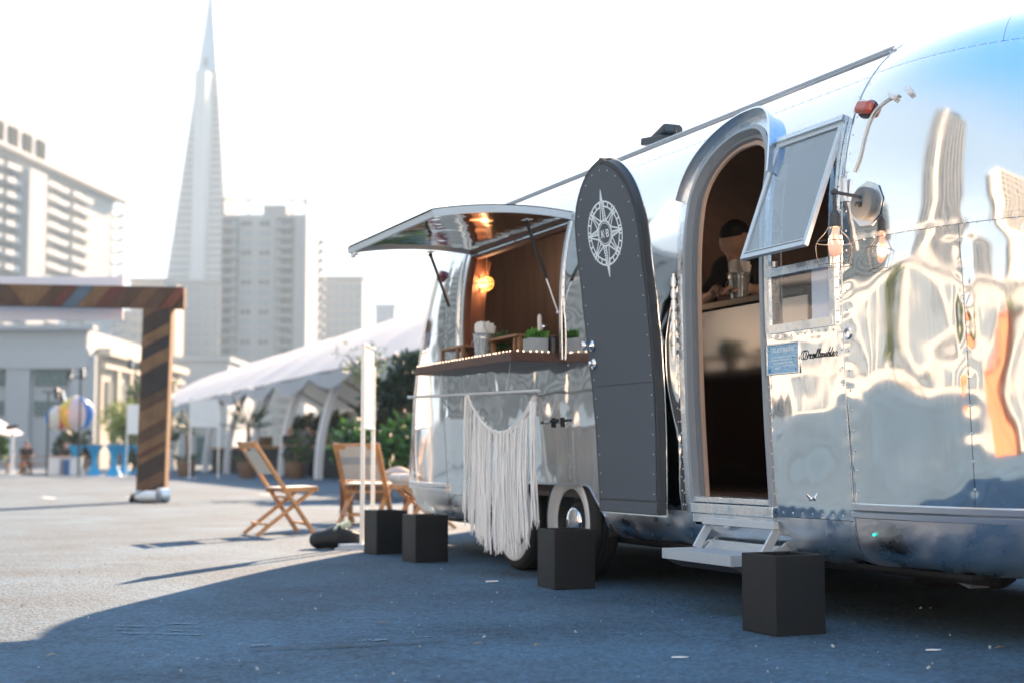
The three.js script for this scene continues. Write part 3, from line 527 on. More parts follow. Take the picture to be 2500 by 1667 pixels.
// ---- window with hopper sash
{
  const win = new THREE.Group(); win.name = 'window'; trailer.add(win);
  const L = -2.675, Rr = -2.172, B = 1.337, Tp = 2.222;
  const ring = [...lineP([Rr, B], [Rr, Tp], 14), ...lineP([Rr - 0.01, Tp], [L + 0.01, Tp], 4), ...lineP([L, Tp], [L, B], 14), ...lineP([L + 0.01, B], [Rr - 0.01, B], 4)];
  obj('window_frame', [strip(lineP([Rr, B - 0.018], [Rr, Tp + 0.01], 16), rectS(0.036, 0.014)), strip(lineP([L, B - 0.018], [L, Tp + 0.01], 16), rectS(0.036, 0.014)), strip(lineP([Rr, B], [L, B], 4), [[-0.02, 0.016], [0.02, 0.016], [0.02, -0.04], [-0.02, -0.04]]), strip(lineP([Rr + 0.015, 2.235], [L - 0.015, 2.235], 4), [[-0.014, 0], [0.014, 0], [0.01, 0.03], [-0.014, 0.03]]), strip(lineP([Rr, 1.6], [L, 1.6], 4), [[-0.02, 0.02], [0.02, 0.016], [0.02, -0.03], [-0.02, -0.03]]),
    strip(lineP([Rr - 0.024, B], [Rr - 0.024, Tp], 16), [[-0.008, 0.006], [0.008, 0.006], [0.008, -0.045], [-0.008, -0.045]]), strip(lineP([L + 0.024, B], [L + 0.024, Tp], 16), [[-0.008, 0.006], [0.008, 0.006], [0.008, -0.045], [-0.008, -0.045]])], M.frameAlu, win);
  obj('lower_pane', box(0.44, 0.23, 0.004, [-2.425, 1.465, 0.012]), M.glass, win);
  obj('curtain_card', box(0.185, 0.235, 0.006, [-2.565, 1.465, 0.026]), std(0.62, 0.66, 0.7, 0.8), win, 'pale card behind the lower pane');
  const a = V(0, 2.225, 0.066), b = V(0, 1.658, -0.150), d = b.clone().sub(a), len = d.length(), tilt = Math.atan2(-d.z, -d.y), sash = new THREE.Group(); sash.name = 'hopper_sash'; trailer.add(sash);
  sash.position.set((L + Rr) / 2, 2.225, 0.066); sash.rotation.x = tilt;   // hangs from its top hinge, swung outwards
  const w = 0.515, f = 0.026;
  obj('sash_frame', [box(f, len, 0.022, [-w / 2 + f / 2, -len / 2, 0], null, 0.004), box(f, len, 0.022, [w / 2 - f / 2, -len / 2, 0], null, 0.004), box(w - 2 * f, f, 0.022, [0, -f / 2, 0], null, 0.004), box(w - 2 * f, f, 0.022, [0, -len + f / 2, 0], null, 0.004), box(w - 2 * f, 0.006, 0.03, [0, -len + f + 0.003, 0], null, 0.002)], M.stepBlue, sash);
  obj('pane', box(w - 2 * f, len - 2 * f, 0.004, [0, -len / 2, 0]), phy(0.66, 0.80, 0.92, 0.01, { transmission: 1, ior: 2.5, thickness: 0 }), sash);
  obj('window_latch', box(0.02, 0.03, 0.02, [-2.25, 1.635, -0.02], null, 0.004), M.alu, win);
}
// ---- name plate and script
{
  const cv = document.createElement('canvas'); cv.width = 512; cv.height = 288; const c = cv.getContext('2d');
  c.fillStyle = 'rgb(128,176,212)'; c.fillRect(0, 0, 512, 288);
  const pr = rng(3); for (let k = 0; k < 900; k++) { c.fillStyle = `rgba(${150 + 80 * pr()},${195 + 40 * pr()},${222 + 25 * pr()},0.25)`; c.fillRect(pr() * 512, pr() * 288, 10 + 60 * pr(), 3 + 10 * pr()); }
  for (const [x, y, r] of [[30, 255, 34], [430, 150, 26], [28, 30, 20], [470, 262, 18], [150, 40, 24]]) { const g = c.createRadialGradient(x, y, 2, x, y, r); g.addColorStop(0, 'rgba(20,110,180,0.95)'); g.addColorStop(1, 'rgba(20,110,180,0)'); c.fillStyle = g; c.fillRect(x - r, y - r, 2 * r, 2 * r); }
  c.fillStyle = 'rgb(222,234,242)'; c.font = 'bold 66px sans-serif'; c.textAlign = 'center'; c.fillText('AIRSTREAM', 262, 78);
  for (const [y, a, b] of [[118, 60, 460], [146, 60, 450], [178, 80, 420], [206, 260, 450], [232, 120, 190]]) for (let x = a; x < b; x += 9 + 8 * pr()) c.fillRect(x, y, 4 + 5 * pr(), 15);
  const t = new THREE.CanvasTexture(cv); t.colorSpace = THREE.SRGBColorSpace;
  const plate = obj('name_plate', [box(0.25, 0.008, 0.008, [-2.28, 1.266, -0.006], null, 0.002), box(0.25, 0.008, 0.008, [-2.28, 1.129, -0.006], null, 0.002), box(0.008, 0.145, 0.008, [-2.155, 1.1975, -0.006], null, 0.002), box(0.008, 0.145, 0.008, [-2.405, 1.1975, -0.006], null, 0.002)], M.frameAlu, trailer);
  const g = new THREE.PlaneGeometry(0.242, 0.131); g.rotateY(Math.PI); g.translate(-2.28, 1.1975, -0.0055);
  obj('plate_face', g, new THREE.MeshStandardMaterial({ map: t, metalness: 0.35, roughness: 0.4 }), plate);
  // cursive word, written as one raised stroke per letter; x runs along the word
  const S = [
    [[0.75, 1.55], [0.2, 1.35], [0, 0.7], [0.25, 0.1], [0.75, 0], [1.2, 0.35], [1.25, 1.0], [0.95, 1.5], [0.6, 1.45]],
    [[1.45, 0.75], [1.6, 0.6], [1.7, 0.05], [2.05, 0.8], [2.25, 0.7]],
    [[2.25, 0.35], [2.6, 0.55], [2.5, 0.8], [2.3, 0.55], [2.4, 0.1], [2.8, 0.1], [3.0, 0.7]],
    [[3.0, 0.7], [3.1, 0.85], [3.3, 0.7], [3.25, 0.1], [3.55, 0.15], [3.8, 0.9]],
    [[3.7, 0.3], [4.1, 1.5], [3.95, 1.6], [3.75, 0.6], [3.85, 0.05], [4.15, 0.2]],
    [[4.8, 0.75], [4.4, 0.75], [4.25, 0.3], [4.5, 0.05], [4.8, 0.7], [4.75, 0.1], [5.05, 0.2]],
    [[5.05, 0.2], [5.2, 0.75], [5.2, 0.05], [5.5, 0.7], [5.65, 0.65], [5.65, 0.1], [5.95, 0.2]],
    [[6.5, 0.7], [6.15, 0.75], [5.95, 0.3], [6.2, 0.05], [6.55, 0.7], [6.85, 1.65], [6.55, 0.5], [6.6, 0.05], [6.85, 0.15]],
    [[6.85, 0.35], [7.2, 0.55], [7.1, 0.8], [6.9, 0.55], [7.0, 0.1], [7.35, 0.1], [7.6, 0.7]],
    [[7.6, 0.7], [7.7, 0.85], [7.95, 0.7], [7.85, 0.15], [8.1, 0.05], [8.3, 0.1]]];
  const k = 0.0312, ky = 0.0255;
  const w = S.map(l => tube(l.map(([x, y]) => V(-2.42 - x * k - y * 0.008, 1.184 + y * ky, -0.008)), 0.0021, 26, 5));
  obj('script_lettering', w, std(0.03, 0.035, 0.04, 0.25, { metalness: 0.7 }), trailer);
}
// ---- serving hatch: raised awning panel, struts, frame
{
  const hatch = new THREE.Group(); hatch.name = 'serving_hatch'; trailer.add(hatch);
  const t0 = 0.05, t1 = 1.745;
  const arc = (v, o) => { const q = 0.075 - 0.935 * v, h = 2.235 - 0.045 * v + 0.15 * v * (1 - v), s = (-0.045 + 0.15 * (1 - 2 * v)) / 0.935, l = Math.hypot(1, s); return [q + o * s / l, h + o / l]; };
  const lid = (oa, ob, inset, wave, mat, name) => {
    const f = (flip, o) => grid(90, 50, (a, b) => { const [q, h] = arc(lerp(inset, 1 - inset, b), o); const t = lerp(t0 + inset, t1 - inset, flip ? 1 - a : a); return V(t, h + (wave ? 0.0035 * noise(t * 3.2, b * 2.4, 3) + 0.0016 * noise(t * 9, b * 7, 6) : 0), q); });
    return obj(name, [f(false, ob), f(true, oa)].map(g => boxUV(g.toNonIndexed())), mat, hatch);
  };
  lid(0.012, 0.018, 0, false, M.black, 'lid_skin');
  lid(-0.014, -0.008, 0.02, true, M.chrome, 'lid_lining');
  const side = (t) => { const P = []; for (let i = 0; i <= 20; i++) P.push(arc(i / 20, 0.012)); for (let i = 20; i >= 0; i--) P.push(arc(i / 20, -0.032)); const e = extrude(P, 0.018); e.applyMatrix4(new THREE.Matrix4().makeBasis(V(0, 0, 1), V(0, 1, 0), V(-1, 0, 0))); e.translate(t, 0, 0); return boxUV(e); };
  const [fq, fh] = arc(1, -0.010), [bq, bh] = arc(0.01, -0.012);
  obj('lid_frame', [side(t0 + 0.018), side(t1), box(t1 - t0 - 0.03, 0.044, 0.018, [(t0 + t1) / 2, fh, fq + 0.010], null, 0.003)], M.stepBlue, hatch);
  obj('hinge_batten', box(t1 - t0, 0.03, 0.02, [(t0 + t1) / 2, bh, bq], null, 0.003), M.reddish, hatch);
  obj('lid_catch', [box(0.05, 0.04, 0.02, [t1 - 0.06, fh - 0.035, fq + 0.02], null, 0.004), box(0.03, 0.03, 0.03, [t1 - 0.12, fh - 0.03, fq + 0.02], null, 0.004)], M.alu, hatch);
  for (const [a, b] of [[[0.15, 2.178, -0.20], [0.105, 1.63, -0.012]], [[1.64, 2.170, -0.28], [1.735, 1.60, -0.012]]]) { // gas struts
    const m = a.map((x, i) => lerp(x, b[i], 0.62));
    obj('gas_strut', [cyl(a, m, 0.011), ball(0.016, a), cyl(a, [a[0], a[1] + 0.03, a[2]], 0.008)], M.black, hatch);
    obj('strut_rod', [cyl(m, b, 0.005), ball(0.012, b)], M.alu, hatch);
    obj('strut_plate', box(0.07, 0.006, 0.05, [a[0], a[1] + 0.022, a[2]], null, 0.002), M.white, hatch);
  }
  obj('header_beam', [box(1.62, 0.045, 0.05, [0.895, 2.185, 0.095], null, 0.004)], M.reddish, hatch);
  for (const g of [strip(lineP([0.075, 1.34], [0.075, 2.2], 30), rectS(0.03, 0.008)), strip(lineP([1.715, 1.36], [1.715, 2.2], 30), rectS(0.035, 0.008)), strip(lineP([1.82, 1.34], [1.82, 2.25], 30), rectS(0.03, 0.008))]) obj('opening_trim', g, M.alu, hatch);
  for (const g of [strip(lineP([1.685, 1.38], [1.685, 2.18], 24), [[-0.012, 0.004], [0.012, 0.004], [0.012, -0.11], [-0.012, -0.11]]), strip(lineP([1.665, 1.38], [1.665, 2.18], 24), [[-0.02, -0.03], [0.02, -0.03], [0.02, -0.14], [-0.02, -0.14]]), strip(lineP([0.10, 1.38], [0.10, 2.18], 24), [[-0.012, 0.002], [0.012, 0.002], [0.012, -0.05], [-0.012, -0.05]])]) obj('opening_jamb', g, M.reddish, hatch);
  obj('serving_counter', [box(1.70, 0.055, 0.33, [0.967, 1.3535, -0.160], null, 0.004), box(1.60, 0.03, 0.14, [0.89, 1.362, 0.080])], M.counterWood, trailer);
  { const l = obj('hatch_latch', cyl([0.30, 0.958, -0.035], [0.06, 0.968, -0.035], 0.008), M.black, trailer); obj('latch_sleeve', cyl([0.235, 0.960, -0.035], [0.165, 0.964, -0.035], 0.014), M.alu, l); obj('latch_clip', box(0.012, 0.06, 0.03, [0.155, 0.955, -0.02], null, 0.003), M.black, l); }
}
// ---- wheels, under-body
function wheel(t, q, flip) {
  const w = new THREE.Group(); w.name = 'wheel'; w.position.set(t, 0.352, q); trailer.add(w);
  const out = flip ? 1 : -1, turn = (g) => { g.rotateX(out * Math.PI / 2); return boxUV(g); };
  const tp = [[0.20, 0.055], [0.23, 0.078], [0.285, 0.094], [0.325, 0.09], [0.345, 0.072], [0.352, 0.05], [0.352, 0.035], [0.344, 0.033], [0.344, 0.027], [0.352, 0.025], [0.352, 0.004], [0.344, 0.002], [0.344, -0.002], [0.352, -0.004], [0.352, -0.03], [0.344, -0.032], [0.352, -0.036], [0.345, -0.072], [0.325, -0.09], [0.29, -0.098], [0.235, -0.085], [0.20, -0.055]];
  obj('tyre', turn(lathe(tp, 64)), M.rubber, w);
  obj('whitewall', turn(lathe([[0.196, 0.06], [0.202, 0.078], [0.235, 0.092], [0.27, 0.1], [0.288, 0.0985], [0.294, 0.09]], 64)), M.whitewall, w);
  obj('rim', turn(lathe([[0.0, 0.03], [0.07, 0.045], [0.10, 0.05], [0.13, 0.02], [0.175, 0.02], [0.188, 0.062], [0.197, 0.07], [0.201, 0.055], [0.201, -0.05], [0.1, -0.02], [0, -0.02]], 48)), M.black, w);
  obj('hub_cap', turn(lathe([[0.0, 0.088], [0.04, 0.085], [0.07, 0.076], [0.088, 0.064], [0.096, 0.05], [0.098, 0.036]], 36)), M.chrome, w);
}
for (const t of [0, 0.83]) { wheel(t + 0.11, 0.15, false); wheel(t + 0.11, 2 * HALF - 0.15, true); }
obj('wheel_arch', [box(1.75, 0.02, 0.32, [0.45, 0.60, 0.20]), box(0.02, 0.32, 0.3, [-0.43, 0.45, 0.21]), box(0.02, 0.32, 0.3, [1.33, 0.45, 0.21]), box(1.78, 0.34, 0.02, [0.45, 0.44, 0.36])], M.black, trailer);
obj('arch_lip', strip([[-0.405, 0.40], [-0.385, 0.42], [-0.23, 0.570], [-0.19, 0.58], [0.5, 0.58], [1.08, 0.58], [1.13, 0.57], [1.29, 0.42], [1.305, 0.40]], rectS(0.012, 0.006)), M.alu, trailer);
obj('axle', [cyl([0, 0.34, 0.1], [0, 0.34, 2.26], 0.035), cyl([0.83, 0.34, 0.1], [0.83, 0.34, 2.26], 0.035), box(5.6, 0.07, 0.06, [-0.2, 0.235, 0.55]), box(5.6, 0.07, 0.06, [-0.2, 0.235, 1.81])], M.black, trailer);
obj('stabiliser_jack', [bar([-2.42, 0.26, 0.9], [-2.52, 0.17, 0.85], 0.09, 0.035), box(0.12, 0.01, 0.12, [-2.52, 0.165, 0.85], [0, 0, 0.25])], M.galv, trailer);
obj('stabiliser_jack', [bar([-0.98, 0.25, 0.5], [-0.92, 0.12, 0.5], 0.06, 0.05), bar([-0.92, 0.12, 0.5], [-0.82, 0.16, 0.5], 0.05, 0.02)], M.bronze, trailer);
obj('drain_pipe', [box(0.2, 0.014, 0.05, [-2.42, 0.252, 0.34], null, 0.003)], M.galv, trailer);
obj('spare_wheel', lathe([[0.12, -0.06], [0.2, -0.07], [0.24, -0.04], [0.24, 0.04], [0.2, 0.07], [0.12, 0.06]], 32).translate(-2.3, 0.20, 1.0), M.rubber, trailer);
obj('tow_bar', [bar([4.2, 0.34, 0.8], [5.1, 0.4, 1.18], 0.06, 0.08), bar([4.2, 0.34, 1.56], [5.1, 0.4, 1.18], 0.06, 0.08)], M.black, trailer);
// ---- fold-out entrance step
{
  const st = new THREE.Group(); st.name = 'entrance_step'; trailer.add(st);
  const ta = -1.53, tb = -2.155, tm = (ta + tb) / 2, w = ta - tb;
  obj('tread', [box(w, 0.006, 0.27, [tm, 0.287, -0.085]), box(w, 0.05, 0.006, [tm, 0.270, -0.222], null, 0.002), box(w, 0.05, 0.006, [tm, 0.308, 0.052], null, 0.002)], M.tread, st);
  [extrude([[-0.222, 0.245], [0.05, 0.245], [0.05, 0.334], [-0.02, 0.295], [-0.222, 0.295]], 0.006), extrude([[-0.222, 0.245], [0.05, 0.245], [0.05, 0.334], [-0.02, 0.295], [-0.222, 0.295]], 0.006)].forEach((g, i) => { g.applyMatrix4(new THREE.Matrix4().makeBasis(V(0, 0, 1), V(0, 1, 0), V(-1, 0, 0))); g.translate(i ? tb + 0.002 : ta + 0.004, 0, 0); obj('tread_side', g, M.stepBlue, st); });
  for (const t of [ta - 0.012, tb + 0.012]) { obj('step_arm', [bar([t, 0.425, 0.055], [t, 0.29, -0.035], 0.014, 0.045, [0, 0, 1])], M.stepBlue, st); obj('step_strut', [bar([t - 0.01, 0.40, 0.20], [t - 0.01, 0.265, 0.03], 0.012, 0.07, [0, 0, 1])], M.stepBlue, st); }
  obj('hinge_board', [box(0.635, 0.036, 0.03, [-1.848, 0.427, 0.022], null, 0.003), box(0.03, 0.01, 0.01, [-1.77, 0.405, 0.0])], M.stepBlue, st);
  const skid = []; for (let i = 0; i <= 14; i++) { const a = i / 14; skid.push([lerp(-0.21, 0.04, a), 0.245 - 0.045 * Math.sin(Math.PI * a)]); } skid.push([0.04, 0.25], [-0.21, 0.25]);
  const sg = extrude(skid, w - 0.02); sg.applyMatrix4(new THREE.Matrix4().makeBasis(V(0, 0, 1), V(0, 1, 0), V(-1, 0, 0))); sg.translate(ta - 0.01, 0, 0);
  obj('step_tray', sg, std(0.07, 0.06, 0.06, 0.6), st);
}
// ---- cage lamp on the rounded end
{
  const lamp = new THREE.Group(); lamp.name = 'wall_lamp'; trailer.add(lamp);
  const n = nrm(-2.86, sOf(1.815)), c0 = at(-2.862, 1.815), q4 = new THREE.Quaternion().setFromUnitVectors(V(0, 1, 0), n);
  const oct = new THREE.CylinderGeometry(0.098, 0.098, 0.005, 9); oct.applyQuaternion(q4); oct.translate(c0.x + n.x * 0.004, c0.y, c0.z + n.z * 0.004);
  obj('base_plate', oct, M.alu, lamp);
  const dg = lathe([[0, 0], [0.068, 0], [0.07, 0.006], [0.07, 0.032], [0.064, 0.038], [0, 0.038]], 32); dg.applyQuaternion(q4); dg.translate(c0.x, c0.y, c0.z);
  obj('junction_box', dg, M.lampGrey, lamp);
  const f = c0.clone().addScaledVector(n, 0.04), e = [-2.865, 1.862, -0.135];
  const kn = lathe([[0, 0], [0.012, 0], [0.012, 0.02], [0, 0.022]], 12); kn.applyQuaternion(q4); kn.translate(f.x, f.y - 0.008, f.z);
  obj('lamp_arm', [cyl([f.x, f.y + 0.025, f.z], e, 0.0075), ball(0.016, e), cyl(e, [e[0], e[1] - 0.085, e[2]], 0.008), kn], M.bronze, lamp);
  const [bx, by, bz] = [e[0], e[1], e[2]];
  obj('socket', lathe([[0, 0.015], [0.014, 0.01], [0.022, -0.004], [0.023, -0.055], [0.02, -0.062], [0, -0.062]], 20).translate(bx, by - 0.09, bz), M.bronze, lamp);
  obj('lamp_bulb', lathe([[0.012, 0], [0.014, -0.015], [0.026, -0.05], [0.031, -0.078], [0.027, -0.105], [0.013, -0.122], [0, -0.126]], 24).translate(bx, by - 0.152, bz), new THREE.MeshStandardMaterial({ color: col(0.7, 0.45, 0.36), roughness: 0.1, emissive: col(1.0, 0.42, 0.26), emissiveIntensity: 0.105 }), lamp);
  const fil = []; for (let k = 0; k < 6; k++) { const a = k / 6 * Math.PI * 2, b = a + 0.5; fil.push(cyl([bx + 0.033 * Math.cos(a), by - 0.225, bz + 0.033 * Math.sin(a)], [bx + 0.028 * Math.cos(b), by - 0.186, bz + 0.028 * Math.sin(b)], 0.0016, 0.0016, 5)); }
  obj('filament', fil, new THREE.MeshStandardMaterial({ color: col(1, 0.8, 0.6), emissive: col(1.0, 0.75, 0.55), emissiveIntensity: 0.3 }), lamp);
  const pl = new THREE.PointLight(new THREE.Color().setRGB(1, 0.6, 0.35), 0.04, 6); pl.position.set(bx, by - 0.215, bz); trailer.add(pl);
  const wires = [], ring = (y, r) => { const g = new THREE.TorusGeometry(r, 0.0018, 5, 36); g.rotateX(Math.PI / 2); g.translate(bx, y, bz); wires.push(g); };
  ring(by - 0.215, 0.078); ring(by - 0.312, 0.068); ring(by - 0.15, 0.026);
  for (let k = 0; k < 5; k++) { const a = k / 5 * Math.PI * 2 + 0.4, p = (r, y) => V(bx + r * Math.cos(a), y, bz + r * Math.sin(a)); wires.push(tube([p(0.024, by - 0.14), p(0.04, by - 0.17), p(0.078, by - 0.215), p(0.08, by - 0.26), p(0.068, by - 0.312)], 0.0018, 18, 5)); }
  obj('wire_cage', wires, M.bronze, lamp);
}
// marker lights, cable, roof gear
function marker(u, h, s, m) { const n = nrm(u, sOf(h)), p = at(u, h), q = new THREE.Quaternion().setFromUnitVectors(V(0, 0, 1), n), g = new RoundedBoxGeometry(0.105 * s, 0.062 * s, 0.045 * s, 3, 0.02 * s), b = new THREE.CylinderGeometry(0.06 * s, 0.062 * s, 0.012, 24); b.rotateX(Math.PI / 2); b.scale(1, 0.72, 1); const o = obj('marker_light', [g.translate(0, 0, 0.02 * s)], m, trailer); o.quaternion.copy(q); o.position.copy(p); obj('lamp_base', b, M.bronze, o); }
marker(TA - 0.08, 2.25, 1, M.red); marker(TB + 0.12, 2.10, 0.9, phy(0.2, 0.01, 0.02, 0.3, { clearcoat: 1 }));
{
  const p = [[-0.27, 2.27], [-0.2, 2.265], [-0.13, 2.22], [-0.10, 2.13], [-0.085, 2.03], [-0.06, 1.97]].map(([u, h]) => at(TA + u, h, 0.006));
  obj('cable', tube(p, 0.005, 40, 6), M.white, trailer);
  const cg = [[-0.235, 2.27], [-0.33, 2.275]].map(([u, h]) => { const g = new RoundedBoxGeometry(0.05, 0.022, 0.02, 1, 0.004), n = nrm(TA + u, sOf(h)), c = at(TA + u, h, 0.01); g.applyQuaternion(new THREE.Quaternion().setFromUnitVectors(V(0, 0, 1), n)); return g.translate(c.x, c.y, c.z); });
  obj('cable_clip', cg, M.white, trailer);
  const hub = at(TA - 0.02, 1.275, 0.004), tg = new THREE.TorusGeometry(0.022, 0.005, 8, 24); tg.translate(hub.x, hub.y, hub.z); obj('socket_flange', tg, M.alu, trailer);
  const led = at(TA - 0.09, 0.42, 0.002); obj('status_led', ball(0.007, [led.x, led.y, led.z], [1, 1, 1]), new THREE.MeshStandardMaterial({ color: col(0.05, 0.4, 0.35), emissive: col(0.05, 0.9, 0.7), emissiveIntensity: 0.16 }), trailer, 'small green glowing indicator light');
  const sc = at(-2.43, 0.56, 0.004); obj('lug_bolt', [ball(0.012, [sc.x, sc.y, sc.z], [1, 1, 0.4]), cyl([sc.x, sc.y, sc.z], [sc.x, sc.y + 0.02, sc.z - 0.02], 0.005)], M.chrome, trailer);
  obj('roof_box', [box(0.28, 0.05, 0.16, [-0.02, 2.735, 0.66], [0, 0, 0.12], 0.01), box(0.20, 0.06, 0.14, [-0.08, 2.765, 0.66], [0, 0, -0.28], 0.02), box(0.03, 0.05, 0.12, [-0.15, 2.78, 0.66], [0, 0, -0.28], 0.006)], std(0.03, 0.05, 0.065, 0.5), trailer);  // dark box-like unit on the roof
  obj('roof_aerial', cyl([-0.62, 2.60, 0.42], [-0.59, 2.69, 0.42], 0.007, 0.004), M.black, trailer);
  obj('roof_vent', lathe([[0, 0.035], [0.12, 0.03], [0.18, 0.015], [0.19, 0], [0.18, -0.05], [0, -0.05]], 32).translate(-2.80, 2.728, 0.90), std(0.42, 0.40, 0.55, 0.5), trailer);
  obj('window_sensor', [box(0.02, 0.1, 0.02, [-2.76, 1.9, -0.006])], M.alu, trailer);
}
// warm lamp inside, seen through the hatch
{
  const p = [1.62, 1.985, 0.02], room = new THREE.Group(); room.name = 'hanging_lamp'; trailer.add(room);
  obj('lamp_bulb', ball(0.022, [p[0], p[1], p[2] + 0.12], [1, 1.3, 1]), new THREE.MeshStandardMaterial({ color: col(1, 0.7, 0.4), emissive: col(1, 0.68, 0.34), emissiveIntensity: 0.22 }), room);
  const w = []; for (const [r, y] of [[0.05, 0], [0.04, 0.04], [0.04, -0.04]]) { const g = new THREE.TorusGeometry(r, 0.004, 6, 28); g.rotateX(Math.PI / 2); g.translate(p[0], p[1] + y, p[2] + 0.12); w.push(g); }
  for (let k = 0; k < 3; k++) { const g = new THREE.TorusGeometry(0.055, 0.003, 6, 28); g.rotateY(k * 1.05); g.translate(p[0], p[1], p[2] + 0.12); w.push(g); } w.push(cyl([p[0], p[1] + 0.06, p[2] + 0.12], [p[0], 2.32, p[2] + 0.13], 0.004));
  obj('wire_cage', w, new THREE.MeshStandardMaterial({ color: col(0.5, 0.3, 0.12), metalness: 1, roughness: 0.35 }), room);
  for (const [t, h, q, I] of [[p[0], p[1], p[2] + 0.12, 0.10]]) { const pl = new THREE.PointLight(new THREE.Color().setRGB(1, 0.58, 0.28), I, 8); pl.position.set(t, h, q); trailer.add(pl); }
  for (const [t, h, q] of [[1.85, 2.2, 1.3], [-2.35, 2.2, 1.2]]) { // two unseen bulbs out of view, placed to light room and bartender
    const g = new THREE.Group(); g.name = 'hanging_lamp'; trailer.add(g);
    obj('lamp_bulb', ball(0.03, [t, h, q], [1, 1.3, 1]), new THREE.MeshStandardMaterial({ color: col(1, 0.7, 0.4), emissive: col(1, 0.6, 0.25), emissiveIntensity: 0.5 }), g);
    obj('unseen_flex', cyl([t, h + 0.035, q], [t, 2.69, q], 0.004), M.black, g);
    const pl = new THREE.PointLight(new THREE.Color().setRGB(1, 0.70, 0.48), t < 0 ? 0.34 : 0.10, 8); pl.position.set(t, h, q); trailer.add(pl);
  }
}

// ---------------------------------------------------------------- things on the serving counter and bar
const TH = (name, label, cat, t, h, q, turn = 0, group) => thing(name, label, cat, toWorld(t, h, q), TTURN + turn, group);
const leafGeo = (() => { const g = grid(4, 2, (u, v) => V((v - 0.5) * 0.45 * Math.sin(Math.PI * clamp(u * 0.9 + 0.06)), 0.12 * Math.sin(u * 2.5) * 0.6, u)); return g.toNonIndexed(); })();
function leafCloud(n, seed, placeAt, size, cols, name, parent, mat) { // many leaf faces in one mesh
  const r = rng(seed), gs = [], c0 = col(0, 0, 0), m = new THREE.Matrix4(), q = new THREE.Quaternion(), base = leafGeo.attributes, nv = base.position.count, P = new Float32Array(n * nv * 3), N = new Float32Array(n * nv * 3), K = new Float32Array(n * nv * 3), v = V(0, 0, 0);
  for (let i = 0; i < n; i++) {
    const pl = placeAt(r, i), s = size * (0.6 + 0.8 * r()), d = V(r() - 0.5, r() * 0.9 - 0.3, r() - 0.5).normalize(); if (pl.dir) d.lerp(pl.dir, pl.stiff ?? 0.7).normalize();
    q.setFromUnitVectors(V(0, 0, 1), d).multiply(new THREE.Quaternion().setFromAxisAngle(V(0, 0, 1), r() * 6.3)); m.compose(pl.p, q, V(s * (pl.thin ?? 1), s, s));
    const a = cols[Math.floor(r() * cols.length)], k = 0.75 + 0.5 * r();
    for (let j = 0; j < nv; j++) { v.fromBufferAttribute(base.position, j).applyMatrix4(m); P.set([v.x, v.y, v.z], 3 * (i * nv + j)); v.fromBufferAttribute(base.normal, j).applyQuaternion(q); N.set([v.x, v.y, v.z], 3 * (i * nv + j)); K.set([a[0] * k, a[1] * k, a[2] * k], 3 * (i * nv + j)); }
  }
  const g = new THREE.BufferGeometry(); g.setAttribute('position', new THREE.BufferAttribute(P, 3)); g.setAttribute('normal', new THREE.BufferAttribute(N, 3)); g.setAttribute('color', new THREE.BufferAttribute(K, 3)); g.setAttribute('uv', new THREE.BufferAttribute(new Float32Array(n * nv * 2), 2));
  return tag(obj(name, g, mat || leafMat, parent), null, null, null, 'stuff');
}
const leafMat = phy(1, 1, 1, 0.6, { vertexColors: true, transmission: 0.4, thickness: 0, side: THREE.DoubleSide });
const CT = 1.3815;   // counter top
function bucket(parent, r0, r1, h, m) {
  obj('pail', lathe([[0, 0.004], [r0, 0.004], [r0, 0], [r0 + 0.002, 0], [lerp(r0, r1, 0.8), h * 0.8], [lerp(r0, r1, 0.8) + 0.004, h * 0.81], [lerp(r0, r1, 0.83), h * 0.84], [r1, h], [r1 + 0.004, h], [r1 + 0.004, h + 0.004], [r1 - 0.002, h + 0.004], [r0, 0.01], [0, 0.01]], 32), m, parent);
  obj('pail_handle', [tube([[-r1, h * 0.86, 0.0], [-r1 * 1.05, h * 0.7, r1 * 0.6], [0, h * 0.52, r1 * 1.12], [r1 * 1.05, h * 0.7, r1 * 0.6], [r1, h * 0.86, 0]], 0.002, 24, 5), ball(0.007, [r1, h * 0.86, 0]), ball(0.007, [-r1, h * 0.86, 0])], M.alu, parent);
  parent.children[1].rotation.y = 2.2;
}
function napkins(parent, y, s) { const gs = []; for (let k = 0; k < 5; k++) { const g = grid(6, 6, (u, v) => V((u - 0.5) * 0.1 * s, v * 0.11 * s - 0.02, 0.012 * Math.sin(u * 5 + k) * v + 0.006 * Math.sin(v * 7))); g.rotateZ((k - 2) * 0.22 + 0.1); g.rotateY(k * 0.5); g.translate((k - 2) * 0.008 * s, y, (k - 2) * 0.006 * s); gs.push(g); } const o = obj('paper_napkins', gs, new THREE.MeshStandardMaterial({ color: col(0.8, 0.81, 0.82), roughness: 0.9, side: THREE.DoubleSide }), parent); return o; }
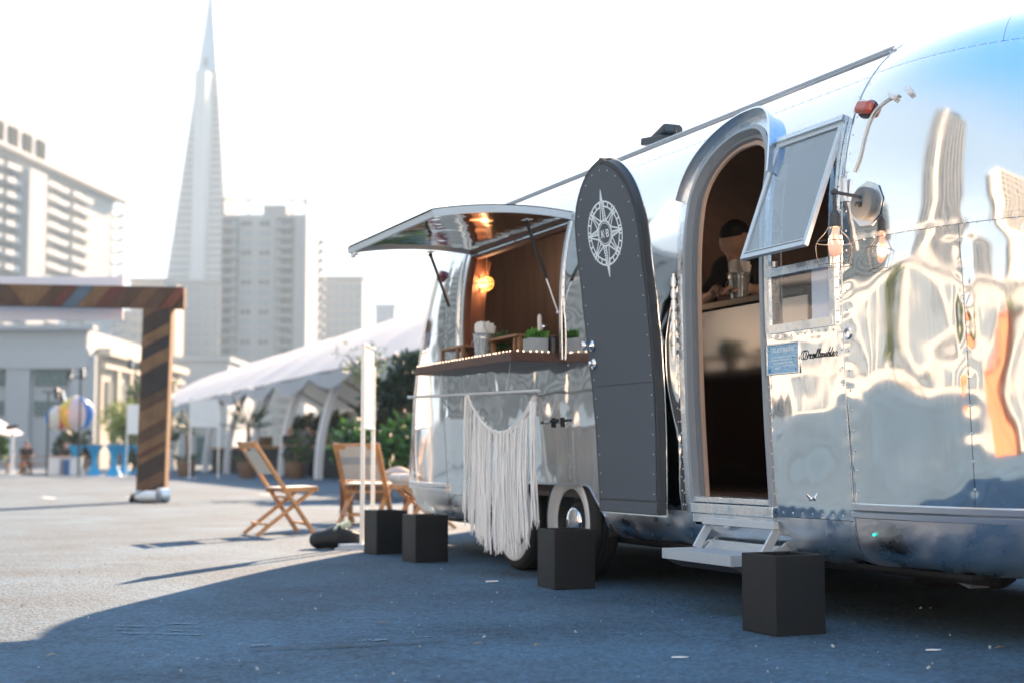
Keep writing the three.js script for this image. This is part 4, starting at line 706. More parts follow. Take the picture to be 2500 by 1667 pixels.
{
  const b = TH('tin_bucket', 'pale galvanised bucket of paper napkins standing on the hatch counter', 'bucket', 0.865, CT, -0.195); bucket(b, 0.050, 0.068, 0.165, M.galv); napkins(b, 0.14, 1.15);
  const g = TH('wooden_riser', 'small wooden shelf riser on the counter between bucket and planter', 'riser', 0.58, CT, -0.06);
  obj('shelf_board', box(0.50, 0.018, 0.27, [0, 0.122, 0], null, 0.003), M.tray, g); for (const [x, z] of [[-0.23, -0.10], [-0.16, -0.10], [0.2, -0.1], [-0.2, 0.1], [0.2, 0.1]]) obj('leg', box(0.026, 0.113, 0.026, [x, 0.0565, z], null, 0.003), M.tray, g);
  const g2 = TH('wooden_riser', 'low wooden riser left of the bucket, nearest the far end of the counter', 'riser', 1.40, CT, -0.10);
  obj('shelf_board', box(0.42, 0.02, 0.22, [0, 0.115, 0], null, 0.003), M.tray, g2); for (const [x, z] of [[0.20, -0.10], [-0.09, -0.1], [-0.19, -0.1], [0.19, 0.09], [-0.19, 0.09]]) obj('leg', box(0.024, 0.105, 0.024, [x, 0.0525, z], null, 0.003), M.tray, g2);
  const gl = TH('drinking_glass', 'clear drinking glass under the left wooden riser on the counter', 'glass', 1.31, CT, -0.20); obj('tumbler', lathe([[0, 0.006], [0.032, 0.006], [0.038, 0.085], [0.040, 0.085], [0.034, 0], [0, 0]], 28), M.clear, gl);
  const p = TH('concrete_planter', 'square pale concrete planter with bright succulent at the near end of the counter', 'planter', 0.235, CT, -0.105);
  obj('pot', [box(0.12, 0.095, 0.006, [0, 0.0475, -0.057], null, 0.002), box(0.12, 0.095, 0.006, [0, 0.0475, 0.057], null, 0.002), box(0.006, 0.095, 0.108, [-0.057, 0.0475, 0], null, 0.002), box(0.006, 0.095, 0.108, [0.057, 0.0475, 0], null, 0.002), box(0.11, 0.07, 0.11, [0, 0.037, 0])], std(0.36, 0.39, 0.4, 0.8, { bumpMap: tex(T.soft, 8), bumpScale: 0.002 }), p);
  leafCloud(140, 11, (r) => ({ p: V((r() - 0.5) * 0.10, 0.075 + 0.04 * r(), (r() - 0.5) * 0.1), dir: V((r() - 0.5) * 1.2, 0.7, (r() - 0.5) * 1.2), stiff: 0.9 }), 0.04, [[0.10, 0.32, 0.03], [0.16, 0.42, 0.05], [0.07, 0.22, 0.03]], 'succulent', p);
  const pl = TH('potted_herb', 'leafy dark green potted herb behind the tin bucket', 'plant', 1.16, CT, 0.04); obj('pot', lathe([[0, 0], [0.035, 0], [0.045, 0.07], [0.048, 0.07], [0.048, 0.08], [0, 0.075]], 20), M.terracotta, pl);
  leafCloud(160, 13, (r) => { const a = r() * 6.3, k = r() ** 0.5 * 0.06; return { p: V(k * Math.cos(a), 0.08 + 0.12 * r(), k * Math.sin(a)), dir: V(Math.cos(a), 0.8, Math.sin(a)) }; }, 0.045, [[0.03, 0.10, 0.03], [0.05, 0.15, 0.04]], 'foliage', pl);
  const tp = TH('drink_tap', 'white handled drink tap standing behind the planter on the counter', 'tap', 0.44, CT, 0.05);
  obj('tap_column', lathe([[0, 0], [0.03, 0], [0.03, 0.01], [0.014, 0.02], [0.013, 0.17], [0, 0.175]], 20), M.black, tp); obj('tap_handle', lathe([[0, 0.08], [0.011, 0.08], [0.015, 0.25], [0.008, 0.27], [0, 0.27]], 16).translate(0.022, 0, -0.022), M.white, tp); obj('spout', [tube([[0, 0.15, 0], [0.02, 0.16, -0.03], [0.03, 0.12, -0.06]], 0.007, 12, 6), ball(0.02, [0.0, 0.19, 0])], M.chrome, tp);
  const cn = TH('dark_canister', 'dark cylindrical canister beside the concrete planter', 'canister', 0.205, CT, 0.005); obj('body', lathe([[0, 0], [0.03, 0], [0.032, 0.004], [0.032, 0.095], [0.028, 0.1], [0, 0.1]], 24), std(0.05, 0.05, 0.055, 0.4), cn); obj('lid', lathe([[0, 0.112], [0.02, 0.112], [0.029, 0.108], [0.029, 0.1], [0, 0.1]], 24), M.bronze, cn);
  // string of tiny warm lights along the counter's edge
  const ls = TH('light_string', 'string of tiny warm lights along the edge of the serving counter', 'string lights', 0, 0, 0);
  const bm = new THREE.MeshStandardMaterial({ color: col(1, 0.8, 0.6), emissive: col(1.0, 0.66, 0.42), emissiveIntensity: 0.42 }), bg = new THREE.SphereGeometry(0.0062, 8, 6), wp = [], lr = rng(21);
  for (let k = 0; k < 39; k++) { const f = k < 33, t = f ? lerp(1.79, 0.15, k / 32) : 0.118, q = f ? -0.318 : lerp(-0.318, -0.03, (k - 32) / 7); const b = obj('light_bulb', bg, bm, ls); b.position.set(t, CT + 0.005 + 0.003 * lr(), q + (lr() - 0.5) * 0.008); wp.push([t, CT + 0.002, q]); }
  obj('wire', tube(wp, 0.0014, 160, 4), M.bronze, ls);
  // bucket on the bar inside
  const bb = TH('tin_bucket', 'steel bucket with folded white paper on the bar inside the doorway', 'bucket', -0.27, 1.7135, 1.06); bucket(bb, 0.052, 0.072, 0.165, M.galv); napkins(bb, 0.14, 1.2);
}
{ // macrame under the counter
  const m = TH('macrame_hanging', 'cream knotted macrame fringe hanging from a rod under the hatch counter', 'macrame', 0, 0, 0);
  const Q = -0.255;
  obj('rod', [cyl([2.15, 1.183, Q], [-0.14, 1.135, Q], 0.0105), ball(0.014, [2.15, 1.183, Q])], std(0.6, 0.6, 0.6, 0.5), m);
  obj('hanging_cord', [cyl([1.55, 1.17, Q], [1.55, 1.33, Q + 0.03], 0.0015), cyl([0.35, 1.145, Q], [0.35, 1.33, Q + 0.03], 0.0015)], M.cord, m);
  const r = rng(9), topAt = (t) => { const x = (t - 0.43) / 0.54; return 1.16 - 0.03 * (1 - t) - 0.235 * Math.max(0, 1 - x * x) ** 1.0 - 0.02; };
  const tc = []; for (let k = 0; k <= 20; k++) { const t = lerp(-0.10, 0.97, k / 20); tc.push([t, topAt(t), Q]); }
  obj('top_cord', [tube(tc, 0.012, 60, 7), tube(tc.map(([t, h, q]) => [t, h + 0.012, q - 0.01]), 0.008, 60, 7)], M.cord, m);
  const bands = []; for (let k = 0; k < 17; k++) bands.push(lerp(0.97, -0.06, k / 16));
  bands.forEach((tb, bi) => {
    const gs = [], n = bi % 3 ? 9 : 7, top = topAt(clamp(tb, -0.1, 0.97)) + 0.01, edge = Math.abs((tb - 0.5) / 0.58);
    const bot = 0.20 + 0.20 * Math.max(0, (tb - 0.62) / 0.4) ** 1.4 + 0.17 * Math.max(0, (0.25 - tb) / 0.35) ** 1.3 + (bi % 3 === 1 ? 0.03 : 0);
    if (bi === 1 || bi === 15) return;                              // a gap beside the outermost tail
    for (let k = 0; k < n; k++) {
      const t0 = tb + (k / (n - 1) - 0.5) * 0.046, spread = (tb - 0.45) * 0.05, q0 = Q + (r() - 0.5) * 0.035, b = bot + (r() - 0.5) * 0.09, pts = [];
      const ph = r() * 6.3; for (let s = 0; s <= 6; s++) { const f = s / 6; pts.push([t0 + spread * f * f + 0.012 * Math.sin(ph + f * 7) * f + (r() - 0.5) * 0.009, lerp(top, b, f), q0 + 0.006 * Math.sin(ph * 1.7 + f * 4) - 0.02 * f * (1 - f) + (r() - 0.5) * 0.004]); }
      gs.push(tube(pts, 0.0045 + 0.002 * r(), 18, 5));
      for (let e = 0; e < 3; e++) { const l = pts[6]; gs.push(cyl(l, [l[0] + (r() - 0.5) * 0.02, l[1] - 0.02 - 0.02 * r(), l[2] + (r() - 0.5) * 0.02], 0.0035, 0.001, 4)); }
    }
    obj('fringe', gs, M.cord, m);
  });
}
// ---------------------------------------------------------------- people
// joints in the person's own axes (x = their left, y up, z = the way they face)
function person(label, P, opt) {
  const o = thing('person', label, 'person', opt.at, opt.turn || 0, opt.group), c = opt.cell || 0.02;
  const J = P, body = [], shirt = [], trou = [];
  const B = (list, a, b, ra, rb = ra, grow = 0) => list.push([a, b, ra + grow, rb + grow]);
  const mid = (a, b, t) => a.map((x, i) => lerp(x, b[i], t));
  B(body, J.pelvis, J.chest, 0.115, 0.125); B(body, J.chest, J.neck, 0.10, 0.055); B(body, J.neck, J.head, 0.055, 0.058);
  for (const s of ['L', 'R']) {
    B(body, J.neck, J['sh' + s], 0.06, 0.06); B(body, J.chest, J['sh' + s], 0.1, 0.062); B(body, J['sh' + s], J['el' + s], 0.052, 0.042); B(body, J['el' + s], J['wr' + s], 0.042, 0.027);
    const dir = mid(J['wr' + s], J['hand' + s] || J['wr' + s], 1); B(body, J['wr' + s], dir, 0.03, 0.026);
    if (J['kn' + s]) { B(body, J.pelvis, J['hip' + s], 0.11, 0.095); B(body, J['hip' + s], J['kn' + s], 0.088, 0.06); B(body, J['kn' + s], J['an' + s], 0.056, 0.038); B(body, J['an' + s], J['toe' + s], 0.038, 0.03); }
  }
  const hd = J.head, f = opt.face || [0, 0, 1], up = [0, 1, 0];
  const sk = obj('body', bodyMesh(body, c, 0.05), opt.skin || M.skin, o);
  // head: skull, jaw, nose, ears, brow, mouth
  const fl = Math.hypot(...f), F3 = f.map(x => x / fl), X = V(...up).cross(V(...F3)).normalize(), Y = V(...F3).cross(X).normalize();
  const hp = (x, y, z) => [hd[0] + X.x * x + Y.x * y + F3[0] * z, hd[1] + X.y * x + Y.y * y + F3[1] * z, hd[2] + X.z * x + Y.z * y + F3[2] * z];
  const head = [[hp(0, 0.045, -0.02), hp(0, 0.04, 0.02), 0.092, 0.085], [hp(0, 0.0, 0.02), hp(0, -0.07, 0.05), 0.072, 0.045], [hp(0, 0.02, 0.10), hp(0, -0.015, 0.112), 0.012, 0.017], [hp(-0.075, 0, -0.01), hp(-0.08, 0.03, -0.015), 0.014, 0.016], [hp(0.075, 0, -0.01), hp(0.08, 0.03, -0.015), 0.014, 0.016], [hp(-0.03, 0.035, 0.082), hp(0.03, 0.035, 0.082), 0.018, 0.018], [hp(-0.022, -0.052, 0.086), hp(0.022, -0.052, 0.086), 0.012, 0.012], [hp(0, -0.06, -0.03), [...J.neck], 0.06, 0.058]];
  obj('head', bodyMesh(head, Math.min(c, opt.headCell || 0.02), 0.03), opt.skin || M.skin, sk);
  if (opt.detail) { for (const s of [-1, 1]) { obj('eye', ball(0.012, hp(0.032 * s, 0.022, 0.088), [1, 0.6, 1]), M.white, sk); obj('eyebrow', [cyl(hp(0.015 * s, 0.045, 0.103), hp(0.05 * s, 0.043, 0.092), 0.006)], M.hairDark, sk); } obj('mouth', cyl(hp(-0.02, -0.05, 0.097), hp(0.02, -0.05, 0.097), 0.005), std(0.3, 0.1, 0.09, 0.6), sk); }
  const hair = [[hp(0, 0.075, -0.03), hp(0, 0.085, 0.005), 0.086, 0.078], [hp(0, 0.02, -0.06), hp(0, 0.06, -0.05), 0.07, 0.08]];
  if (opt.longHair) hair.push([hp(0, 0, -0.07), hp(0, -0.16, -0.07), 0.07, 0.05]);
  obj(opt.cap ? 'cap' : 'hair', bodyMesh(hair, Math.min(c, opt.headCell || 0.02), 0.03), opt.cap || opt.hair || M.hairDark, sk);
  const g = 0.014;
  B(shirt, J.pelvis, J.chest, 0.122, 0.13, g); B(shirt, J.chest, mid(J.chest, J.neck, 0.6), 0.1, 0.075, g);
  for (const s of ['L', 'R']) { B(shirt, J.chest, J['sh' + s], 0.1, 0.062, g); B(shirt, mid(J.neck, J['sh' + s], 0.3), J['sh' + s], 0.05, 0.062, g); B(shirt, J['sh' + s], mid(J['sh' + s], J['el' + s], opt.sleeve || 0.6), 0.055, 0.052, g); }
  obj('shirt', bodyMesh(shirt, c, 0.05), opt.shirt || M.shirtBlack, sk);
  if (J.knL) {
    B(trou, J.pelvis, mid(J.pelvis, J.chest, 0.25), 0.115, 0.11, g);
    for (const s of ['L', 'R']) { B(trou, J.pelvis, J['hip' + s], 0.11, 0.095, g); B(trou, J['hip' + s], J['kn' + s], 0.088, 0.06, g); B(trou, J['kn' + s], mid(J['kn' + s], J['an' + s], opt.shorts ? 0.05 : 0.9), 0.056, 0.045, g); }
    obj('trousers', bodyMesh(trou, c, 0.05), opt.trousers || M.shirtBlack, sk);
    for (const s of ['L', 'R']) obj('shoe', bodyMesh([[J['an' + s], J['toe' + s], 0.045, 0.04]], c, 0.02), M.black, sk);
  }
  // hands with fingers
  if (opt.detail) for (const s of ['L', 'R']) {
    const w = J['wr' + s], h = J['hand' + s], d = V(h[0] - w[0], h[1] - w[1], h[2] - w[2]).normalize(), side = d.clone().cross(V(0, 1, 0)).normalize(), dn = side.clone().cross(d).normalize(), bones = [];
    const pt = (a, b, cc) => [w[0] + d.x * a + side.x * b + dn.x * cc, w[1] + d.y * a + side.y * b + dn.y * cc, w[2] + d.z * a + side.z * b + dn.z * cc];
    for (let k = 0; k < 4; k++) { const b = (k - 1.5) * 0.021, l = [0.07, 0.082, 0.078, 0.06][k]; bones.push([pt(0.02, b * 0.6, 0), pt(0.085, b, 0.004), 0.013, 0.0105], [pt(0.085, b, 0.004), pt(0.085 + l * 0.5, b, -0.008), 0.0095, 0.009], [pt(0.085 + l * 0.5, b, -0.008), pt(0.085 + l * 0.8, b, -0.034), 0.009, 0.0075]); }
    const q = s === 'L' ? -1 : 1; bones.push([pt(0.02, 0.022 * q, 0), pt(0.05, 0.052 * q, -0.01), 0.014, 0.011], [pt(0.05, 0.052 * q, -0.01), pt(0.085, 0.058 * q, -0.026), 0.0105, 0.0085]);
    obj('hand', bodyMesh(bones, 0.0045, 0.008), opt.skin || M.skin, sk);
  }
  return { o, sk, J };
}
const standing = (o = {}) => ({ pelvis: [0, 0.95, 0], chest: [0, 1.28, 0.01], neck: [0, 1.46, 0], head: [0, 1.58, 0.02], shL: [0.19, 1.40, 0], shR: [-0.19, 1.40, 0], elL: [0.25, 1.12, -0.02], elR: [-0.25, 1.12, -0.02], wrL: [0.2, 0.98, 0.18], wrR: [-0.2, 0.98, 0.18], handL: [0.15, 0.98, 0.26], handR: [-0.15, 0.98, 0.26], hipL: [0.1, 0.9, 0], hipR: [-0.1, 0.9, 0], knL: [0.1, 0.5, 0.03], knR: [-0.11, 0.5, 0.02], anL: [0.1, 0.09, 0], anR: [-0.12, 0.09, -0.02], toeL: [0.12, 0.045, 0.15], toeR: [-0.15, 0.045, 0.13], ...o });
const sitting = (o = {}) => ({ pelvis: [0, 0.55, 0], chest: [0, 0.90, 0.04], neck: [0, 1.07, 0.05], head: [0, 1.19, 0.08], shL: [0.19, 1.01, 0.05], shR: [-0.19, 1.01, 0.05], elL: [0.24, 0.75, 0.1], elR: [-0.24, 0.75, 0.1], wrL: [0.12, 0.72, 0.34], wrR: [-0.12, 0.72, 0.34], handL: [0.06, 0.73, 0.4], handR: [-0.06, 0.73, 0.4], hipL: [0.1, 0.53, 0.02], hipR: [-0.1, 0.53, 0.02], knL: [0.13, 0.52, 0.42], knR: [-0.13, 0.52, 0.42], anL: [0.12, 0.09, 0.42], anR: [-0.12, 0.09, 0.45], toeL: [0.13, 0.045, 0.57], toeR: [-0.13, 0.045, 0.6], ...o });
{ // bartender bent over the bar: own z faces outwards (-q), own x = +t ... their right arm is towards the far end
  // own frame: turned so that +z -> outwards; x -> -t
  const bt = { pelvis: [0.0, 1.0, 0.0], chest: [0.0, 1.33, 0.17], neck: [0.01, 1.47, 0.23], head: [0.02, 1.545, 0.30], shL: [0.21, 1.41, 0.22], shR: [-0.2, 1.42, 0.24], elL: [0.47, 1.2, 0.38], elR: [-0.13, 1.185, 0.46], wrL: [0.55, 1.20, 0.58], wrR: [0.18, 1.225, 0.545], handL: [0.52, 1.2, 0.66], handR: [0.27, 1.215, 0.57], hipL: [0.1, 0.93, 0.0], hipR: [-0.1, 0.93, 0.0], knL: [0.1, 0.5, 0.03], knR: [-0.1, 0.5, 0.03], anL: [0.1, 0.09, 0], anR: [-0.1, 0.09, 0], toeL: [0.12, 0.045, 0.15], toeR: [-0.12, 0.045, 0.15] };
  const w = toWorld(0.30, 0.53, 1.71);
  const r = person('person in black cap and shirt leaning over the bar inside the doorway, orange wristband', bt, { at: w, turn: TTURN + Math.PI, cell: 0.014, headCell: 0.006, detail: true, face: [0.35, -0.55, 0.75], cap: std(0.014, 0.014, 0.016, 0.8), sleeve: 0.75, skin: std(0.52, 0.34, 0.27, 0.6) });
  r.o.scale.setScalar(1.05);
  const a = bt.wrR, b = bt.elR, d = V(b[0] - a[0], b[1] - a[1], b[2] - a[2]).normalize(), g = new THREE.CylinderGeometry(0.036, 0.037, 0.02, 20, 1, true); g.applyQuaternion(new THREE.Quaternion().setFromUnitVectors(V(0, 1, 0), d)); g.translate(a[0] + d.x * 0.03, a[1] + d.y * 0.03, a[2] + d.z * 0.03);
  obj('wristband', g, new THREE.MeshStandardMaterial({ color: col(0.95, 0.16, 0.04), roughness: 0.5, side: THREE.DoubleSide }), r.sk);
}

// ---------------------------------------------------------------- black open boxes on the asphalt
{
  const s = 0.252, h = 0.334, th = 0.012;
  const make = () => { const o = thing('black_box', '', 'box'); const w = [box(s, h, th, [0, h / 2, s / 2 - th / 2], null, 0.0025), box(s, h, th, [0, h / 2, -s / 2 + th / 2], null, 0.0025), box(th, h, s - 2 * th, [s / 2 - th / 2, h / 2, 0], null, 0.0025), box(th, h, s - 2 * th, [-s / 2 + th / 2, h / 2, 0], null, 0.0025)]; w.forEach(g => obj('side_panel', g, M.blackBox, o)); obj('bottom', box(s - 2 * th, th, s - 2 * th, [0, th / 2 + 0.002, 0]), M.blackBox, o); return o; };
  const spots = [[1.10, -5.99, 34.8, 'matt black open box standing alone below the entrance step, nearest of the four'], [0.24, -8.07, 23.4, 'matt black open box in front of the near white-walled wheel'], [-0.68, -10.09, 22.5, 'matt black open box between the macrame fringe and another box on its left'], [-1.035, -10.93, 22.7, 'matt black open box beside the foot of the sign stand, farthest of the four']];
  let first;
  spots.forEach(([x, z, b, label], i) => {
    const al = Math.atan2(x, -z), be = b * D, o = i ? copy(first, null, undefined) : (first = make()); o.userData = { label, category: 'box', group: 'black boxes on the asphalt' };
    const rx = Math.cos(al - be), rz = Math.sin(al - be), lx = rz, lz = -rx;   // edges to the right and back-left of the nearest corner
    o.position.set(x + (rx + lx) * s / 2, 0, z + (rz + lz) * s / 2); o.rotation.y = be - al;
  });
}

// ---------------------------------------------------------------- folding chairs and low table
{
  const make = () => { // x forward, y up, z across
    const o = thing('folding_chair', '', 'chair'), W = 0.235, m = M.teak;
    for (const s of [-1, 1]) {
      obj('back_post', bar([-0.34, 0.89, s * W], [0.27, 0.012, s * W], 0.032, 0.055, [0, 0, 1]).clone(), m, o);
      obj('leg', bar([0.27, 0.43, s * (W - 0.03)], [-0.28, 0.012, s * (W - 0.03)], 0.030, 0.052, [0, 0, 1]), m, o);
      obj('seat_rail', bar([-0.06, 0.425, s * (W - 0.005)], [0.30, 0.44, s * (W - 0.005)], 0.022, 0.04), m, o);
    }
    obj('top_rail', bar([-0.325, 0.855, -W], [-0.325, 0.855, W], 0.07, 0.02, [0.82, 0.57, 0]), m, o);
    obj('back_canvas', grid(8, 8, (a, b) => { const x = lerp(-0.285, -0.135, b), y = lerp(0.80, 0.58, b); return V(x - 0.02 * Math.sin(a * Math.PI), y, lerp(-W, W, a)); }), M.canvas, o);
    obj('seat', [box(0.36, 0.016, 2 * W - 0.02, [0.125, 0.452, 0], [0, 0, 0.03], 0.004)], M.canvas, o);
    obj('seat_front', bar([0.295, 0.435, -W], [0.295, 0.435, W], 0.03, 0.045), m, o);
    for (const g of [bar([0.20, 0.11, -W], [0.20, 0.11, W], 0.035, 0.02), bar([-0.20, 0.11, -W + 0.03], [-0.20, 0.11, W - 0.03], 0.035, 0.02), bar([0.02, 0.36, -W], [0.02, 0.36, W], 0.03, 0.02)]) obj('stretcher', g, m, o);
    return o;
  };
  const c0 = make(); c0.position.set(-2.24, 0, -13.75); c0.rotation.y = 28 * D; tag(c0, 'folding wooden chair with cream canvas seat standing alone in the sun', 'chair', 'folding wooden chairs');
  const g = 'folding wooden chairs';
  const cb = copy(c0, [-1.62, 0, -15.75], 78 * D, 'folding wooden chair with grey-striped canvas back behind the sign stand', g);
  cb.remove(cb.children.find(m => m.name === 'back_canvas'));
  const bc = (y0, y1, m) => grid(6, 4, (a, b) => { const y = lerp(y0, y1, b), x = -0.285 + (0.80 - y) * 0.68; return V(x - 0.022 * Math.sin(a * Math.PI), y, lerp(-0.235, 0.235, a)); });
  for (const g of [bc(0.86, 0.74), bc(0.66, 0.50)]) obj('back_canvas', g, M.canvas, cb); obj('canvas_stripe', bc(0.74, 0.66), std(0.36, 0.39, 0.42, 0.9), cb, 'grey stripe across the canvas back');
  copy(c0, [-0.92, 0, -14.9], 200 * D, 'folding wooden chair half hidden by the far end of the trailer, cushion on its seat', g);
  copy(c0, [0.18, 0, -15.6], 100 * D, 'folding wooden chair seen only by its legs under the trailer', g);
  const cu = thing('seat_cushion', 'rumpled pale cushion lying on the chair beside the far end of the trailer', 'cushion', [-0.98, 0.47, -14.9], 200 * D);
  obj('pad', new RoundedBoxGeometry(0.36, 0.1, 0.38, 4, 0.05).translate(0.1, 0.05, 0), M.canvas, cu);
  const t = thing('low_table', 'low dark wooden table between the folding chairs', 'table', [-1.55, 0, -16.6], 0.3);
  for (let k = 0; k < 5; k++) obj('board', box(0.85, 0.025, 0.12, [0, 0.46, -0.26 + 0.13 * k], null, 0.003), M.reddish, t); for (const [x, z] of [[-0.38, -0.26], [0.38, -0.26], [-0.38, 0.26], [0.38, 0.26]]) obj('leg', box(0.05, 0.45, 0.05, [x, 0.225, z], null, 0.004), M.reddish, t);
  const bl = thing('folded_blanket', 'beige blanket bundled on the low wooden table', 'blanket', [-1.35, 0.473, -16.5], 0.3);
  obj('fold', grid(14, 10, (a, b) => V((a - 0.5) * 0.55, (0.05 + 0.07 * Math.sin(a * Math.PI) + 0.03 * noise(a * 4, b * 4)) * Math.sin(Math.PI * clamp(b, 0.02, 0.98)) ** 0.4, (b - 0.5) * 0.36)), std(0.45, 0.34, 0.26, 0.95), bl);
  obj('fold', grid(14, 10, (a, b) => V((a - 0.4) * 0.34, 0.09 + (0.07 * Math.sin(a * Math.PI) + 0.02 * noise(a * 4, b * 4, 4)) * Math.sin(Math.PI * b), (b - 0.5) * 0.26)), std(0.55, 0.45, 0.38, 0.95), bl);
}
// ---------------------------------------------------------------- poster stands
function posterStand(label, x, z, turn, w, y0, y1, hPost, plate = true) {
  const o = thing('poster_stand', label, 'sign', [x, 0, z], turn);
  for (const s of [0, 1]) obj('post', box(0.05, hPost[s], 0.03, [s * w, hPost[s] / 2 + 0.012, 0], null, 0.003), new THREE.MeshStandardMaterial({ color: col(0.78, 0.78, 0.76), metalness: 0.25, roughness: 0.35 }), o);
  obj('poster', box(w - 0.05, y1 - y0, 0.012, [w / 2, (y0 + y1) / 2, 0], null, 0.002), M.white, o);
  obj('edge_clip', [box(w, 0.02, 0.03, [w / 2, y1, 0], null, 0.003), box(w, 0.02, 0.03, [w / 2, y0, 0], null, 0.003)], M.alu, o);
  if (plate) obj('foot_plate', box(0.36, 0.012, 0.40, [0.05, 0.006, 0], null, 0.003), std(0.7, 0.73, 0.74, 0.3), o);
  return o;
}
posterStand('white poster stand seen almost edge-on, just left of the trailer', -1.22, -11.64, Math.atan2(0.51, 0.035), 0.51, 0.98, 1.66, [1.66, 1.5]);
posterStand('white poster stand in front of the potted palms under the tent', -10.9, -48.2, 0.15, 0.95, 1.75, 2.65, [2.75, 2.5]);
posterStand('white poster stand between two tent legs behind the wooden frame', -13.1, -50.5, 0.2, 0.7, 1.65, 2.55, [2.65, 2.4]);
posterStand('pale poster stand just left of the wooden frame post', -14.6, -54, 0.2, 0.8, 1.6, 2.7, [2.7, 2.5]);
{ // black bag at the foot of the near stand
  const b = thing('sand_bag', 'black weight bag at the foot of the sign stand, tied with a pale strap', 'bag', [-1.45, 0, -11.72], 0.3);
  obj('bag_body', bodyMesh([[[-0.14, 0.07, 0], [0.02, 0.09, 0], 0.07, 0.085], [[0.02, 0.09, 0], [0.2, 0.06, 0.02], 0.085, 0.06]], 0.012, 0.04), M.black, b);
  obj('strap', [tube([[-0.02, 0.15, 0.08], [0.03, 0.19, 0], [0.05, 0.15, -0.08]], 0.012, 14, 6), box(0.09, 0.05, 0.06, [0.08, 0.19, 0.02], [0.2, 0.4, 0.3], 0.01)], std(0.62, 0.68, 0.5, 0.8), b);
  const pl = obj('foot_weight', box(0.4, 0.03, 0.3, [-1.22, 0.016 + 0.012, -11.7], [0, 0.2, 0], 0.006), std(0.55, 0.6, 0.63, 0.35)); tag(pl, 'flat pale weight plate lying on the foot of the sign stand', 'weight');
}

